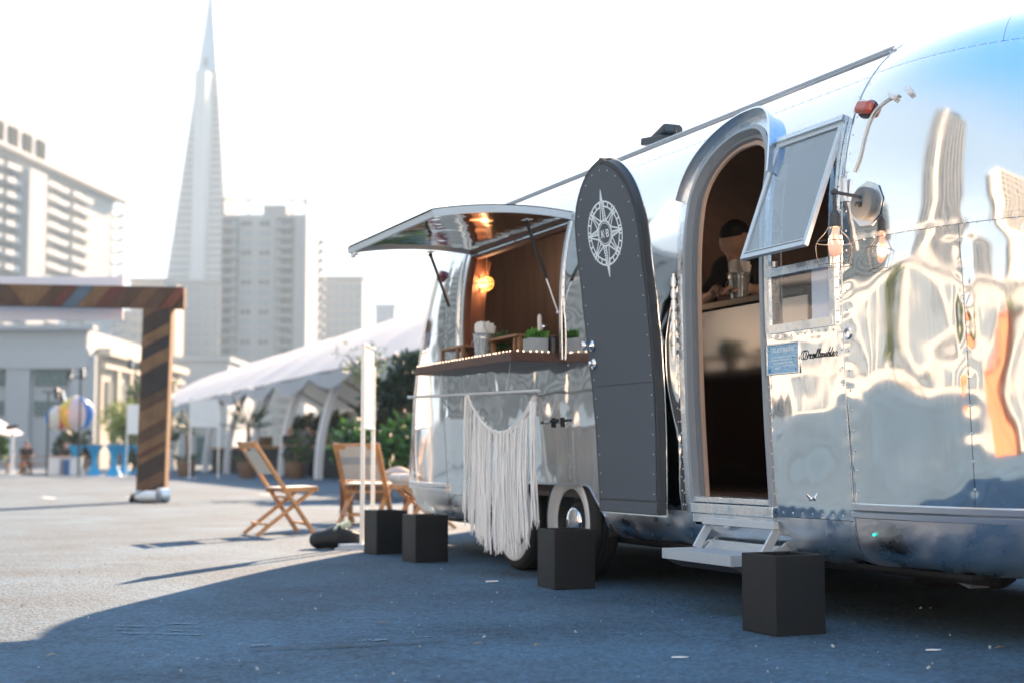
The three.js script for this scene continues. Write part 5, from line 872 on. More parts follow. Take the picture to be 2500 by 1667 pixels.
// ---------------------------------------------------------------- frame of reclaimed planks
{
  const o = thing('plank_frame', 'tall photo frame clad in diagonal reclaimed planks at the left', 'frame', [-5.98, 0, -23.6], 0);
  const clip = (poly, w, h) => { // Sutherland-Hodgman against [0,w] x [0,h]
    for (const [ax, s, lim] of [[0, 1, 0], [0, -1, -w], [1, 1, 0], [1, -1, -h]]) { const out = []; for (let i = 0; i < poly.length; i++) { const a = poly[i], b = poly[(i + 1) % poly.length], da = s * a[ax] - lim, db = s * b[ax] - lim; if (da >= 0) out.push(a); if ((da >= 0) !== (db >= 0)) { const t = da / (da - db); out.push([lerp(a[0], b[0], t), lerp(a[1], b[1], t)]); } } poly = out; if (!poly.length) return null; } return poly; };
  const tones = { dk: [0.07, 0.05, 0.043], br: [0.13, 0.075, 0.05], mid: [0.19, 0.105, 0.06], tan: [0.27, 0.155, 0.08], red: [0.17, 0.06, 0.05], blue: [0.13, 0.19, 0.25], slate: [0.05, 0.043, 0.045], rust: [0.26, 0.085, 0.055], pale: [0.4, 0.26, 0.15] };
  const mats = {}; for (const k in tones) mats[k] = std(...tones[k], 0.8, { map: tex(T.wood, 1.6, 1.6), bumpMap: tex(T.wood, 1.6), bumpScale: 0.003 });
  const pr = rng(4), put = (poly, w, h, x0, y0, z, tone, rot) => { const c = clip(poly, w, h); if (!c || c.length < 3) return; const k = c.map(p => p), cx = k.reduce((a, p) => a + p[0], 0) / k.length, cy = k.reduce((a, p) => a + p[1], 0) / k.length; const sh = k.map(([x, y]) => [cx + (x - cx) * 0.985, cy + (y - cy) * 0.985]); const g = boxUV(plain(extrude(sh, 0.016 + 0.008 * pr(), 0.002))); g.translate(x0, y0, z); return obj('plank', g, mats[tone], o); };
  const PW = 0.435, PH = 3.06, y0 = 0.14, lean = 0.018;
  const base = []; base.push(box(PW, PH + 0.35, 0.22, [0, y0 + PH / 2 + 0.17, -0.12], null, 0.004));
  obj('core_post', base, mats.mid, o);
  // post: planks rise to the right
  const seq = [['dk', 0.2], ['mid', 0.2], ['dk', 0.3], ['tan', 0.1], ['red', 0.08], ['tan', 0.16], ['br', 0.2], ['tan', 0.34], ['br', 0.2], ['slate', 0.42], ['tan', 0.24], ['slate', 0.2], ['tan', 0.2], ['dk', 0.3], ['mid', 0.2]];
  let y = -0.28; for (const [t, hh] of seq) { const g = 0.006, s = 0.30; put([[-0.05, y + g], [PW + 0.05, y + s + g], [PW + 0.05, y + s + hh], [-0.05, y + hh]], PW, PH, -PW / 2, y0, 0, t); y += hh; }
  // beam: chevrons
  const BL = 3.6, BH = 0.365, bx = -PW / 2 - BL + PW * 1.0 + 0.215, by = y0 + PH;
  obj('core_beam', box(BL, BH - 0.02, 0.2, [bx + BL / 2 - 0.0, by + BH / 2, -0.12], null, 0.004), mats.br, o);
  const lay = [['rust', 0.2], ['red', 0.02], ['br', 0.26], ['mid', 0.26], ['br', 0.3], ['red', 0.26], ['tan', 0.28], ['blue', 0.26], ['red', 0.2], ['br', 0.24], ['tan', 0.08]];
  let x = BL + 0.1; for (const [t, w] of lay) { const sl = 0.30, g = 0.006; put([[x - w + g - sl, 0], [x - sl, 0], [x, BH], [x - w + g, BH]], BL, BH, bx, by, 0, t); x -= w; }
  const xv = x - 0.30; // the triangle and then the mirrored run
  put([[xv, 0], [xv + 0.3, BH], [xv - 0.3, BH]], BL, BH, bx, by, 0, 'tan');
  let xm = xv; for (const [t, w] of [['tan', 0.08], ['br', 0.4], ['mid', 0.2], ['br', 0.2], ['red', 0.24], ['tan', 0.2], ['dk', 0.3]]) { put([[xm - w + 0.006, 0], [xm, 0], [xm - 0.3, BH], [xm - 0.3 - w + 0.006, BH]], BL, BH, bx, by, 0, t); xm -= w; }
  obj('edge_board', [box(0.02, PH, 0.25, [-PW / 2 - 0.011, y0 + PH / 2, -0.11], null, 0.003), box(0.02, PH + BH, 0.25, [PW / 2 + 0.011, y0 + (PH + BH) / 2, -0.11], null, 0.003)], mats.tan, o);
  obj('foot', [box(0.5, 0.14, 0.4, [0.0, 0.07, -0.12], null, 0.01), cyl([-0.2, 0.1, 0.16], [-0.2, 0.02, 0.2], 0.08, 0.1)], M.black, o);
  o.rotation.z = -lean;
  const l = thing('ground_spotlight', 'silver can spotlight lying at the foot of the wooden frame', 'spotlight', [-5.72, 0, -23.05], 0.1);
  obj('lamp_can', [cyl([-0.36, 0.11, 0], [-0.02, 0.11, 0.0], 0.085, 0.085, 24)], std(0.75, 0.77, 0.78, 0.35), l); obj('lens', cyl([0.03, 0.12, 0.06], [0.15, 0.12, -0.02], 0.125, 0.12, 28), M.alu, l); obj('yoke', [tube([[-0.3, 0.02, 0.05], [-0.38, 0.12, 0.1], [-0.2, 0.2, 0.02]], 0.012, 14, 6), box(0.35, 0.02, 0.16, [-0.12, 0.012, 0], null, 0.004)], M.black, l);
  const b = thing('banner_board', 'long blank white board fixed behind the plank beam', 'board', [-6.78, 0, -24.1], 0);
  obj('panel', box(3.4, 0.74, 0.06, [-1.55, 3.42, 0], null, 0.006), std(0.72, 0.72, 0.8, 0.6), b); obj('strut', [box(0.05, 3.4, 0.05, [-3.0, 1.7, 0])], M.alu, b);
}
// ---------------------------------------------------------------- frame tent with bowed legs
const TD = [-0.368, -0.93], TN = [0.93, -0.368];                              // along the tent, into the tent
const tentP = (a, b, y) => V(-6.27 + TD[0] * a + TN[0] * b, y, -46.7 + TD[1] * a + TN[1] * b);
{
  const o = thing('frame_tent', 'long white frame tent with bowed legs and scalloped eaves', 'tent');
  const roofM = phy(0.40, 0.43, 0.46, 0.8, { transmission: 0.14, thickness: 0, side: THREE.DoubleSide }), ribM = std(0.66, 0.68, 0.70, 0.45), inM = std(0.25, 0.22, 0.19, 0.7);
  const A0 = -16, A1 = 44, EH = 3.45, RH = 6.2, HW = 5.5;
  obj('roof', grid(88, 14, (u, v) => { const a = lerp(A0, A1, u), bay = ((a + 33) / 5.5) % 1, sag = 0.035 * Math.sin(Math.PI * bay); return tentP(a, lerp(-0.35, HW, v), lerp(EH, RH, 0.7 * Math.sin(v * Math.PI / 2) + 0.3 * v) - sag * (1 - v * 0.5) + 0.02 * noise(a, v * 4)); }), roofM, o, 'sunlit white roof slope');
  obj('roof', grid(44, 6, (u, v) => tentP(lerp(A0, A1, u), lerp(HW, 2 * HW + 0.35, v), lerp(RH, EH, v))), roofM, o, 'far white roof slope');
  obj('valance', grid(352, 2, (u, v) => { const a = lerp(A0, A1, u), bay = ((a + 33) / 5.5) % 1, d = 0.20 + 0.30 * Math.sin(Math.PI * bay); return tentP(a, -0.36 - 0.06 * v, EH - 0.10 * Math.sin(Math.PI * bay) - d * v); }), roofM, o);
  for (let k = 0; k < 11; k++) {
    const a = -16.5 + 5.5 * k; if (a < A0) continue;
    const leg = (b0, s) => { const pts = []; for (let i = 0; i <= 10; i++) { const f = i / 10; pts.push(tentP(a, b0 + s * (0.75 * f ** 2.2), f * EH)); } return pts; };
    const lp = leg(-0.1, 1); obj('leg', [tube(lp, 0.125, 20, 8), tube(lp.map(p => p.clone().add(V(0.14, 0, 0.05))), 0.05, 20, 6)], ribM, o);
    obj('leg', tube(leg(2 * HW + 0.1, -1), 0.09, 16, 6), ribM, o);
    obj('rafter', [bar(tentP(a, 0.6, EH - 0.05).toArray(), tentP(a, HW, RH - 0.1).toArray(), 0.08, 0.12), bar(tentP(a, HW, RH - 0.1).toArray(), tentP(a, 2 * HW - 0.6, EH - 0.05).toArray(), 0.08, 0.12)], inM, o);
  }
  obj('ridge_bar', bar(tentP(A0, HW, RH - 0.05).toArray(), tentP(A1, HW, RH - 0.05).toArray(), 0.1, 0.12), inM, o);
  obj('far_wall', grid(20, 2, (u, v) => tentP(lerp(3, A1, u), 2 * HW, lerp(1.2, EH, v))), std(0.5, 0.46, 0.40, 0.8, { side: THREE.DoubleSide }), o, 'beige cloth wall on the far side');
  obj('end_drape', grid(12, 10, (u, v) => { const f = 1 - v; return tentP(46.5 - 2 * u, -1.6 + 1.6 * f ** 1.5 + 0.12 * Math.sin(u * 18), 3.5 * f + 0.02); }), std(0.75, 0.76, 0.77, 0.8, { side: THREE.DoubleSide }), o, 'white drape gathered at the far corner');
  // roof pennant finials catching the sun
  for (const [a, y] of [[30, 5.75], [3, 5.8]]) obj('finial', [cyl(tentP(a, HW, 5.5).toArray(), tentP(a, HW, 6.0).toArray(), 0.03), ball(0.12, tentP(a, HW, 6.05).toArray())], ribM, o);
}
{ // long bar under the tent
  for (const [a0, a1, label] of [[-9, 8.5, 'long black bar with a wooden top under the near part of the tent'], [10, 30, 'long black bar with a wooden top under the far part of the tent']]) {
    const o = thing('long_bar', label, 'bar'), p = (a, b, y) => tentP(a, b, y).toArray();
    obj('front', bar(p(a0, 1.6, 0.55), p(a1, 1.6, 0.55), 0.06, 1.1), std(0.012, 0.013, 0.016, 0.7), o); obj('side', [bar(p(a0, 1.6, 0.55), p(a0, 2.3, 0.55), 0.06, 1.1), bar(p(a1, 1.6, 0.55), p(a1, 2.3, 0.55), 0.06, 1.1)], M.black, o);
    obj('bar_top', bar(p(a0 - 0.1, 1.85, 1.15), p(a1 + 0.1, 1.85, 1.15), 0.75, 0.1), std(0.46, 0.24, 0.09, 0.6), o);
  }
  const crate = (a, w, h, label) => { const q = tentP(a, 1.85, 1.2), o = thing('wicker_crate', label, 'crate', q.toArray(), 1.2); for (let k = 0; k < 5; k++) obj('slat', box(w, h / 6, 0.4, [0, h * (k + 0.5) / 5, 0], null, 0.004), std(0.42, 0.27, 0.12, 0.8), o); obj('post', [box(0.05, h, 0.44, [-w / 2, h / 2, 0]), box(0.05, h, 0.44, [w / 2, h / 2, 0])], M.tray, o); };
  crate(-3.5, 0.9, 0.55, 'wicker crate on the bar, right of the two standing people'); crate(-7.5, 0.7, 0.45, 'wicker crate on the bar beside the broad-leaved shrub'); crate(7, 1.2, 0.5, 'wide wicker crate on the bar left of the two standing people'); crate(19, 1.5, 0.45, 'long wicker crate on the far bar behind the poster stand');
  const wall = (a0, a1, b, label, seed, y0 = 1.1, y1 = 2.5) => { const o = thing('hedge', label, 'hedge'); obj('planter_trough', bar(tentP(a0, b, 0.4).toArray(), tentP(a1, b, 0.4).toArray(), 0.5, 0.8), M.reddish, o); leafCloud(1500, seed, (r) => ({ p: tentP(lerp(a0, a1, r()), b + (r() - 0.5) * 0.7, y0 + (y1 - y0) * r() * (0.8 + 0.2 * r())) }), 0.28, [[0.02, 0.05, 0.012], [0.05, 0.09, 0.02], [0.10, 0.12, 0.03]], 'foliage', o); };
  wall(4, 10, 4.2, 'dark clipped hedge behind the near bar under the tent', 41, 0.9, 2.9); wall(13, 22, 4.2, 'dark hedge behind the far bar under the tent', 42, 0.9, 2.7);
}
function palm(label, x, z, h, seed, n = 70) {
  const o = thing('potted_palm', label, 'palm', [x, 0, z]), r = rng(seed);
  obj('pot', lathe([[0, 0], [0.26, 0], [0.36, 0.5], [0.38, 0.5], [0.38, 0.56], [0.3, 0.52], [0, 0.5]], 20), std(0.22, 0.14, 0.09, 0.9), o);
  obj('trunk', tube([[0, 0.4, 0], [0.04, h * 0.4, 0.03], [0, h * 0.75, 0]], 0.07, 12, 7), std(0.14, 0.10, 0.07, 0.9), o);
  leafCloud(n, seed, () => { const a = r() * 6.3, e = r() * 1.3 - 0.2; return { p: V(0.05 * Math.cos(a), h * (0.68 + 0.12 * r()), 0.05 * Math.sin(a)), dir: V(Math.cos(a) * Math.cos(e), Math.sin(e), Math.sin(a) * Math.cos(e)), stiff: 1, thin: 0.12 }; }, h * 0.34, [[0.03, 0.07, 0.03], [0.05, 0.10, 0.04], [0.02, 0.05, 0.025]], 'fronds', o);
  leafCloud(60, seed + 1, (q) => { const a = q() * 6.3; return { p: V(0.2 * Math.cos(a), 0.5, 0.2 * Math.sin(a)), dir: V(Math.cos(a), 0.9, Math.sin(a)), stiff: 1, thin: 0.2 }; }, 0.45, [[0.06, 0.09, 0.03]], 'undergrowth', o);
}
palm('tall potted palm under the tent, right of the poster stand', -9.0, -48.5, 2.5, 51); palm('potted palm in front of the far bar under the tent', -12.0, -52.5, 2.3, 52); palm('thin potted palm between the two standing people and the near tent leg', -7.3, -48.0, 1.2, 53, 40);
person('fair-haired person in a dark top standing behind flowers under the tent', standing({ wrL: [0.12, 1.12, 0.22], wrR: [-0.1, 1.12, 0.24], handL: [0.05, 1.14, 0.26], handR: [-0.04, 1.14, 0.27] }), { at: [-7.75, 0, -49.6], turn: -0.35, cell: 0.028, hair: M.hairBlond });
person('taller dark-haired person in black standing beside the fair-haired one', standing({ head: [0, 1.66, 0.02], neck: [0, 1.52, 0], chest: [0, 1.34, 0.01], shL: [0.2, 1.46, 0], shR: [-0.2, 1.46, 0], elR: [-0.27, 1.2, 0.1] }), { at: [-7.15, 0, -49.9], turn: 0.2, cell: 0.028, sleeve: 0.95 });
{ // flowers
  const f = thing('flower_bouquet', 'loose bouquet with pale blossoms and long green stems in front of the two people', 'flowers', [-6.9, 0, -47.6]);
  obj('stand', [cyl([0, 0, 0], [0, 0.8, 0], 0.03), lathe([[0, 0.7], [0.1, 0.7], [0.14, 0.95], [0, 0.9]], 16)], M.bronze, f);
  leafCloud(90, 61, (r) => ({ p: V((r() - 0.5) * 0.5, 0.6 + 0.9 * r(), (r() - 0.5) * 0.4), dir: V(r() - 0.7, r() - 0.5, r() - 0.5), thin: 0.3 }), 0.4, [[0.12, 0.2, 0.05], [0.06, 0.12, 0.03]], 'foliage', f);
  leafCloud(60, 62, (r) => ({ p: V((r() - 0.4) * 0.4, 1.0 + 0.6 * r(), (r() - 0.5) * 0.4) }), 0.13, [[0.5, 0.42, 0.4], [0.35, 0.25, 0.4]], 'blossom', f);
}
// ---------------------------------------------------------------- shrubs between the tent and the trailer
function shrub(name, label, cat, p, R, n, size, cols, seed, trunk, turn = [1, 1, 1], thin = 1) { // an uneven crown of leaf clumps round limbs
  const o = thing(name, label, cat, p), r = rng(seed), C = [], limbs = [];
  for (let i = 0; i < 11; i++) { const a = r() * 6.28, e = r() * 2 - 0.7, k = (0.35 + 0.5 * r()) * R; C.push([V(Math.cos(a) * Math.cos(e * 0.8) * k * turn[0], trunk + R * 0.85 * turn[1] + Math.sin(e) * k * turn[1], Math.sin(a) * Math.cos(e * 0.8) * k * turn[2]), R * (0.22 + 0.28 * r())]); }
  for (const [c] of C) limbs.push(tube([[0, trunk * 0.7, 0], [c.x * 0.4, lerp(trunk, c.y, 0.6), c.z * 0.4], c], 0.022 * R, 8, 5));
  limbs.push(cyl([0, 0, 0], [0.03, trunk + R * 0.3, 0.02], 0.05 * R + 0.03, 0.03 * R + 0.01, 8)); obj('trunk', limbs, std(0.12, 0.09, 0.065, 0.9), o);
  leafCloud(n, seed + 100, (q) => { const [c, k] = C[Math.floor(q() * C.length)], d = V(q() - 0.5, q() - 0.5, q() - 0.5).normalize().multiplyScalar(k * (0.55 + 0.5 * q())); return { p: c.clone().add(d), dir: d.clone().normalize().add(V(0, -0.2, 0)), stiff: 0.5, thin }; }, size, cols, 'crown', o);
  return o;
}
const green = [[0.03, 0.10, 0.02], [0.055, 0.17, 0.03], [0.09, 0.23, 0.045], [0.02, 0.06, 0.02]], darkG = [[0.015, 0.045, 0.02], [0.03, 0.07, 0.03], [0.02, 0.06, 0.035]], paleG = [[0.16, 0.22, 0.10], [0.22, 0.28, 0.12], [0.10, 0.16, 0.06]];
shrub('broadleaf_shrub', 'bright green broad-leaved shrub left of the sign stand', 'shrub', [-2.62, 0, -24.3], 0.46, 600, 0.15, green, 71, 0.5);
shrub('broadleaf_shrub', 'bright green broad-leaved shrub just beside the far end of the trailer', 'shrub', [-1.78, 0, -24.6], 0.55, 700, 0.17, green, 72, 0.4);
shrub('dense_shrub', 'dark dense shrub low behind the trailer and the sign stand', 'shrub', [-2.25, 0, -26.0], 0.62, 1300, 0.15, darkG, 73, 0.1);
shrub('dark_tree', 'dark leafy tree standing behind the broad-leaved shrubs', 'tree', [-2.05, 0, -27.5], 0.72, 1700, 0.15, darkG, 74, 1.4, [0.9, 1, 0.9]);
shrub('airy_tree', 'thin pale tree with sparkling backlit leaves above the sign stand', 'tree', [-2.9, 0, -28.5], 0.62, 420, 0.11, paleG, 75, 1.95, [1, 1, 1], 0.6);
{ const o = thing('flower_pot', 'brown pot with a blue ball-shaped bloom at the foot of the dark shrub', 'pot', [-2.2, 0, -23.6]); obj('pot', lathe([[0, 0], [0.16, 0], [0.24, 0.36], [0.26, 0.36], [0.26, 0.42], [0, 0.4]], 20), std(0.25, 0.14, 0.08, 0.9), o); obj('bloom', ball(0.13, [-0.05, 0.62, 0]), std(0.05, 0.16, 0.75, 0.6), o); obj('stem', cyl([0, 0.38, 0], [-0.04, 0.55, 0], 0.015), M.tray, o); }

// ---------------------------------------------------------------- party area at the far left
function beachBall(label, x, y, z, r, cols, turn) {
  const o = thing('beach_ball', label, 'beach ball', [x, y, z], turn);
  cols.forEach((c, k) => { const n = cols.length, g = new THREE.SphereGeometry(r, 10, 18, k / n * Math.PI * 2 + 0.01, Math.PI * 2 / n - 0.02); obj('gore', g, phy(...c, 0.35, { transmission: 0.35, thickness: 0, side: THREE.DoubleSide }), o); });
  obj('valve_disc', [cyl([0, r - 0.01, 0], [0, r + 0.015, 0], r * 0.16, r * 0.16, 16), cyl([0, -r - 0.015, 0], [0, -r + 0.01, 0], r * 0.16, r * 0.16, 16)], M.white, o); o.rotation.x = 0.15; return o;
}
const wht = [0.78, 0.78, 0.78], blu = [0.03, 0.22, 0.66], rd = [0.75, 0.08, 0.1], ylw = [0.8, 0.66, 0.08];
beachBall('smaller giant beach ball with blue and red gores on a dark pole', -17.6, 2.2, -55, 0.46, [wht, blu, wht, rd, wht, ylw], -1.05);
beachBall('larger giant beach ball with yellow and blue gores on a dark pole', -16.85, 2.4, -55, 0.66, [wht, blu, wht, rd, wht, ylw], 1.36);
function lightPole(label, x, z, h, heads) {
  const o = thing('light_pole', label, 'light pole', [x, 0, z]);
  obj('pole', [cyl([0, 0, 0], [0, h, 0], 0.045, 0.035), box(0.5, 0.05, 0.05, [0, h - 0.03, 0])], std(0.03, 0.045, 0.05, 0.6), o);
  for (const [dx, dy, w] of heads) { const l = obj('flood_head', [box(0.16, 0.42, 0.2, [dx, h + dy, 0], [0, 0, 0.3 * w], 0.02), cyl([dx, h + dy - 0.25, 0], [dx * 0.6, h - 0.05, 0], 0.02)], std(0.03, 0.04, 0.045, 0.5), o); obj('lens', box(0.02, 0.36, 0.17, [dx + 0.1, h + dy, 0.02], [0, 0, 0.3 * w]), M.chrome, l); }
}
lightPole('dark floodlight pole standing before the larger beach ball', -16.35, -53.8, 3.75, [[-0.42, 0.1, -1], [0.04, 0.12, 0.2]]); lightPole('dark floodlight pole standing before the smaller beach ball', -17.55, -53.8, 3.2, [[0.3, -0.08, 0.5], [0.5, -0.2, 1]]); lightPole('slim floodlight pole before the cream building', -15.4, -58, 4.4, [[-0.2, 0.1, -0.5], [0.25, 0.0, 0.5]]);
{ // tall blue tables with gathered covers
  const spots = [[-17.3, -56.5, 'leftmost of the tall blue covered tables'], [-16.05, -54.8, 'second from left of the tall blue covered tables'], [-14.85, -53.2, 'rightmost of the tall blue covered tables, beside the white drape'], [-15.35, -56.5, 'tall blue covered table behind the gap between two nearer ones'], [-15.0, -57.5, 'tall blue covered table rearmost of the group']];
  let f; spots.forEach(([x, z, label], i) => { let o; if (!i) { o = f = thing('cocktail_table', label, 'table', [x, 0, z]); obj('cover', lathe([[0.34, 0.01], [0.30, 0.03], [0.13, 0.35], [0.09, 0.55], [0.13, 0.8], [0.30, 1.12], [0.36, 1.15]], 24), std(0.01, 0.32, 0.62, 0.6), o); obj('table_top', cyl([0, 1.15, 0], [0, 1.18, 0], 0.40, 0.40, 24), std(0.01, 0.36, 0.66, 0.5), o); obj('table_foot', lathe([[0, 0.03], [0.36, 0.02], [0.38, 0], [0, 0]], 24), M.alu, o); } else o = copy(f, [x, 0, z], i); tag(o, label, 'table', 'tall blue covered tables'); });
}
{ // blue and white market umbrella cut by the left edge
  const o = thing('market_umbrella', 'blue and white market umbrella at the left edge of the lot', 'umbrella', [-20.95, 0, -56]), n = 8, top = 2.6;
  for (let k = 0; k < n; k++) obj('canopy_panel', grid(4, 4, (u, v) => { const a = (k + u) / n * Math.PI * 2, r = 1.75 * v; return V(r * Math.cos(a), top - 0.95 * v - 0.1 * v * Math.sin(Math.PI * u) * v, r * Math.sin(a)); }), phy(...(k % 2 ? [0.03, 0.25, 0.66] : [0.78, 0.78, 0.78]), 0.8, { transmission: 0.3, thickness: 0, side: THREE.DoubleSide }), o);
  obj('pole', cyl([0, 0, 0], [0, top, 0], 0.03), M.white, o);
  const p = thing('lamp_stand', 'white stand with a small dark lamp head beside the umbrella', 'lamp', [-19.3, 0, -55]); obj('pole', [cyl([0, 0, 0], [0, 1.75, 0], 0.09, 0.06), cyl([0, 0, 0], [0, 0.05, 0], 0.3)], M.white, p); obj('lamp_head', bodyMesh([[[-0.2, 1.85, 0], [0.2, 1.9, 0.05], 0.1, 0.07]], 0.03), M.black, p);
}
{ // picnic tables
  let f; [[-19.0, -57.5, 0.1, 'brown picnic table in front of the white building, left of the coolers'], [-21.2, -58, 0.2, 'brown picnic table at the left edge of the lot']].forEach(([x, z, ry, label], i) => {
    let o; if (!i) { o = f = thing('picnic_table', label, 'picnic table', [x, 0, z], ry); for (let k = 0; k < 5; k++) obj('board', box(1.8, 0.04, 0.14, [0, 0.74, -0.3 + 0.15 * k], null, 0.004), std(0.36, 0.16, 0.07, 0.7), o); for (const s of [-1, 1]) { obj('bench', box(1.8, 0.04, 0.26, [0, 0.44, 0.7 * s], null, 0.004), std(0.36, 0.16, 0.07, 0.7), o); obj('leg', [bar([0.7 * s, 0.72, -0.25], [0.7 * s, 0, 0.6], 0.08, 0.08), bar([0.7 * s, 0.72, 0.25], [0.7 * s, 0, -0.6], 0.08, 0.08), bar([0.7 * s, 0.4, -0.75], [0.7 * s, 0.4, 0.75], 0.06, 0.08)], std(0.36, 0.16, 0.07, 0.7), o); } } else o = copy(f, [x, 0, z], ry); tag(o, label, 'picnic table', 'brown picnic tables'); });
  const sit = [[-16.9, -57.2, 0.2, [0.012, 0.014, 0.016], 'person in a black T-shirt sitting between the beach ball poles'], [-18.3, -58.6, -0.4, [0.03, 0.03, 0.035], 'person in dark clothes sitting behind the picnic table'], [-19.9, -58.4, 0.5, [0.05, 0.04, 0.04], 'person in a dark brown top sitting left of the lamp stand'], [-16.0, -58.0, -0.2, [0.3, 0.12, 0.1], 'person in a faded red top sitting behind the leftmost blue table'], [-15.2, -59.5, 0.1, [0.02, 0.02, 0.03], 'person in dark clothes sitting behind the blue tables']];
  sit.forEach(([x, z, ry, c, label]) => { person(label, sitting(), { at: [x, 0, z], turn: ry, cell: 0.035, shirt: std(...c, 0.9), trousers: std(0.35, 0.28, 0.24, 0.9), shorts: true }); const s = thing('stool', 'plain dark stool under the ' + label.replace('sitting ', ''), 'stool', [x, 0, z], ry); obj('seat', cyl([0, 0.39, 0], [0, 0.43, 0], 0.2, 0.2, 16), M.reddish, s); for (const [a, b] of [[-1, -1], [1, -1], [-1, 1], [1, 1]]) obj('leg', cyl([a * 0.16, 0, b * 0.16], [a * 0.12, 0.4, b * 0.12], 0.02), M.reddish, s); });
  const cl = [[-18.0, -56.2, [0.78, 0.78, 0.78], 'white drinks cooler beside the picnic table'], [-17.55, -56.6, [0.05, 0.2, 0.5], 'blue drinks cooler between the white ones'], [-17.1, -56.0, [0.75, 0.77, 0.8], 'white drinks cooler below the smaller beach ball']];
  cl.forEach(([x, z, c, label]) => { const o = thing('drinks_cooler', label, 'cooler', [x, 0, z], 0.1); obj('tub', box(0.42, 0.62, 0.5, [0, 0.31, 0], null, 0.03), std(...c, 0.5), o); obj('lid', box(0.45, 0.08, 0.53, [0, 0.67, 0], null, 0.03), M.white, o); obj('handle', box(0.03, 0.05, 0.2, [0.23, 0.45, 0], null, 0.01), M.alu, o); });
}
shrub('feathery_bush', 'tall yellow-green feathery bush right of the larger beach ball', 'bush', [-16.2, 0, -60], 1.05, 1400, 0.4, [[0.22, 0.30, 0.05], [0.30, 0.36, 0.08], [0.14, 0.22, 0.04]], 81, 1.0, [1, 1, 1], 0.25);
shrub('dense_shrub', 'dark round shrub right of the feathery bush', 'shrub', [-15.2, 0, -61], 0.7, 700, 0.25, darkG, 82, 0.9);
shrub('feathery_bush', 'green bush beside the picnic table at the left edge', 'bush', [-20.8, 0, -57.2], 0.55, 500, 0.25, green, 83, 0.5);
shrub('feathery_bush', 'yellow-green bush behind the blue tables', 'bush', [-15.6, 0, -58.8], 0.5, 450, 0.3, paleG, 84, 0.3);
shrub('hedge_bush', 'greyish green bush behind the picnic tables', 'bush', [-18.6, 0, -60.5], 0.75, 700, 0.25, darkG, 85, 0.4);
shrub('street_tree', 'pale green tree before the cream building', 'tree', [-17.2, 0, -68], 1.2, 900, 0.3, paleG, 86, 2.2);
// ---------------------------------------------------------------- buildings in view
const stone = (r, g, b) => std(r, g, b, 0.85);
const WGL = std(0.10, 0.13, 0.145, 0.2), WTEAL = std(0.055, 0.13, 0.15, 0.25), WLT = std(0.28, 0.34, 0.38, 0.25);
{ // apartment block with balconies, upper left: long front facing right, seen almost along it
  const o = thing('apartment_block', 'tall white apartment block with stacked balconies at the upper left', 'building'), wl = stone(0.44, 0.46, 0.46), bal = stone(0.54, 0.55, 0.55), dk = stone(0.25, 0.26, 0.26), wn = phy(0.27, 0.28, 0.27, 0.9, { specularIntensity: 0.1 });
const H = 70; o.position.set(-108, 0, -378); o.rotation.y = -6.65 * D;   // own axes: x out of the long front, z along it towards the camera
  obj('wall', box(26, H, 116, [-13, H / 2, 56]), wl, o); obj('bay_wall', box(3.2, H - 3, 9, [1.6, (H - 3) / 2, 50]), wl, o);
  obj('roof', box(30, 0.9, 124, [-13.5, H + 0.4, 54]), bal, o);
  const dn = []; for (let k = 0; k < 58; k++) dn.push(box(0.9, 1.0, 0.9, [1.6, H - 0.5, 114 - 2.1 * k])); tag(obj('eave_bracket', dn, dk, o), null, null, null, 'stuff');
  const ph = obj('penthouse', box(18, 7.4, 56, [-10.5, H + 4.4, 64]), wl, o); for (let k = 0; k < 6; k++) obj('window', box(0.4, 4.6, 4.4, [-1.45, H + 4.3, 39.5 + 7.2 * k]), phy(0.04, 0.055, 0.06, 0.9, { specularIntensity: 0.1 }), ph);
  const n = 20, step = H / 21.3;
  for (let f = 0; f < n; f++) {
    const y = H - 3.4 - f * step;
    for (let k = 0; k < 7; k++) { const z0 = 109 - 7.6 * k, z1 = z0 - 7.2; obj('balcony', box(2.2 - 0.7 * (k % 2), 1.25, z0 - z1 - 0.4, [1.1 - 0.35 * (k % 2), y - 0.6, (z0 + z1) / 2]), bal, o); }
    for (let k = 0; k < 4; k++) { const z0 = 42 - 7 * k, z1 = z0 - 6.6; obj('balcony', box(2.0 - 0.6 * (k % 2), 1.25, z0 - z1 - 0.4, [1 - 0.3 * (k % 2), y - 0.6, (z0 + z1) / 2]), bal, o); }
    obj('balcony', [box(2.4, 0.5, 7, [-1, y - 1.0, -4]), box(2.0, 0.9, 0.3, [0.4, y - 0.4, -7])], bal, o);
    obj('window', box(0.3, 1.6, 52, [0.1, y + 0.8, 82]), wn, o); obj('window', box(0.3, 1.6, 26, [0.1, y + 0.8, 29]), wn, o);
  }
}
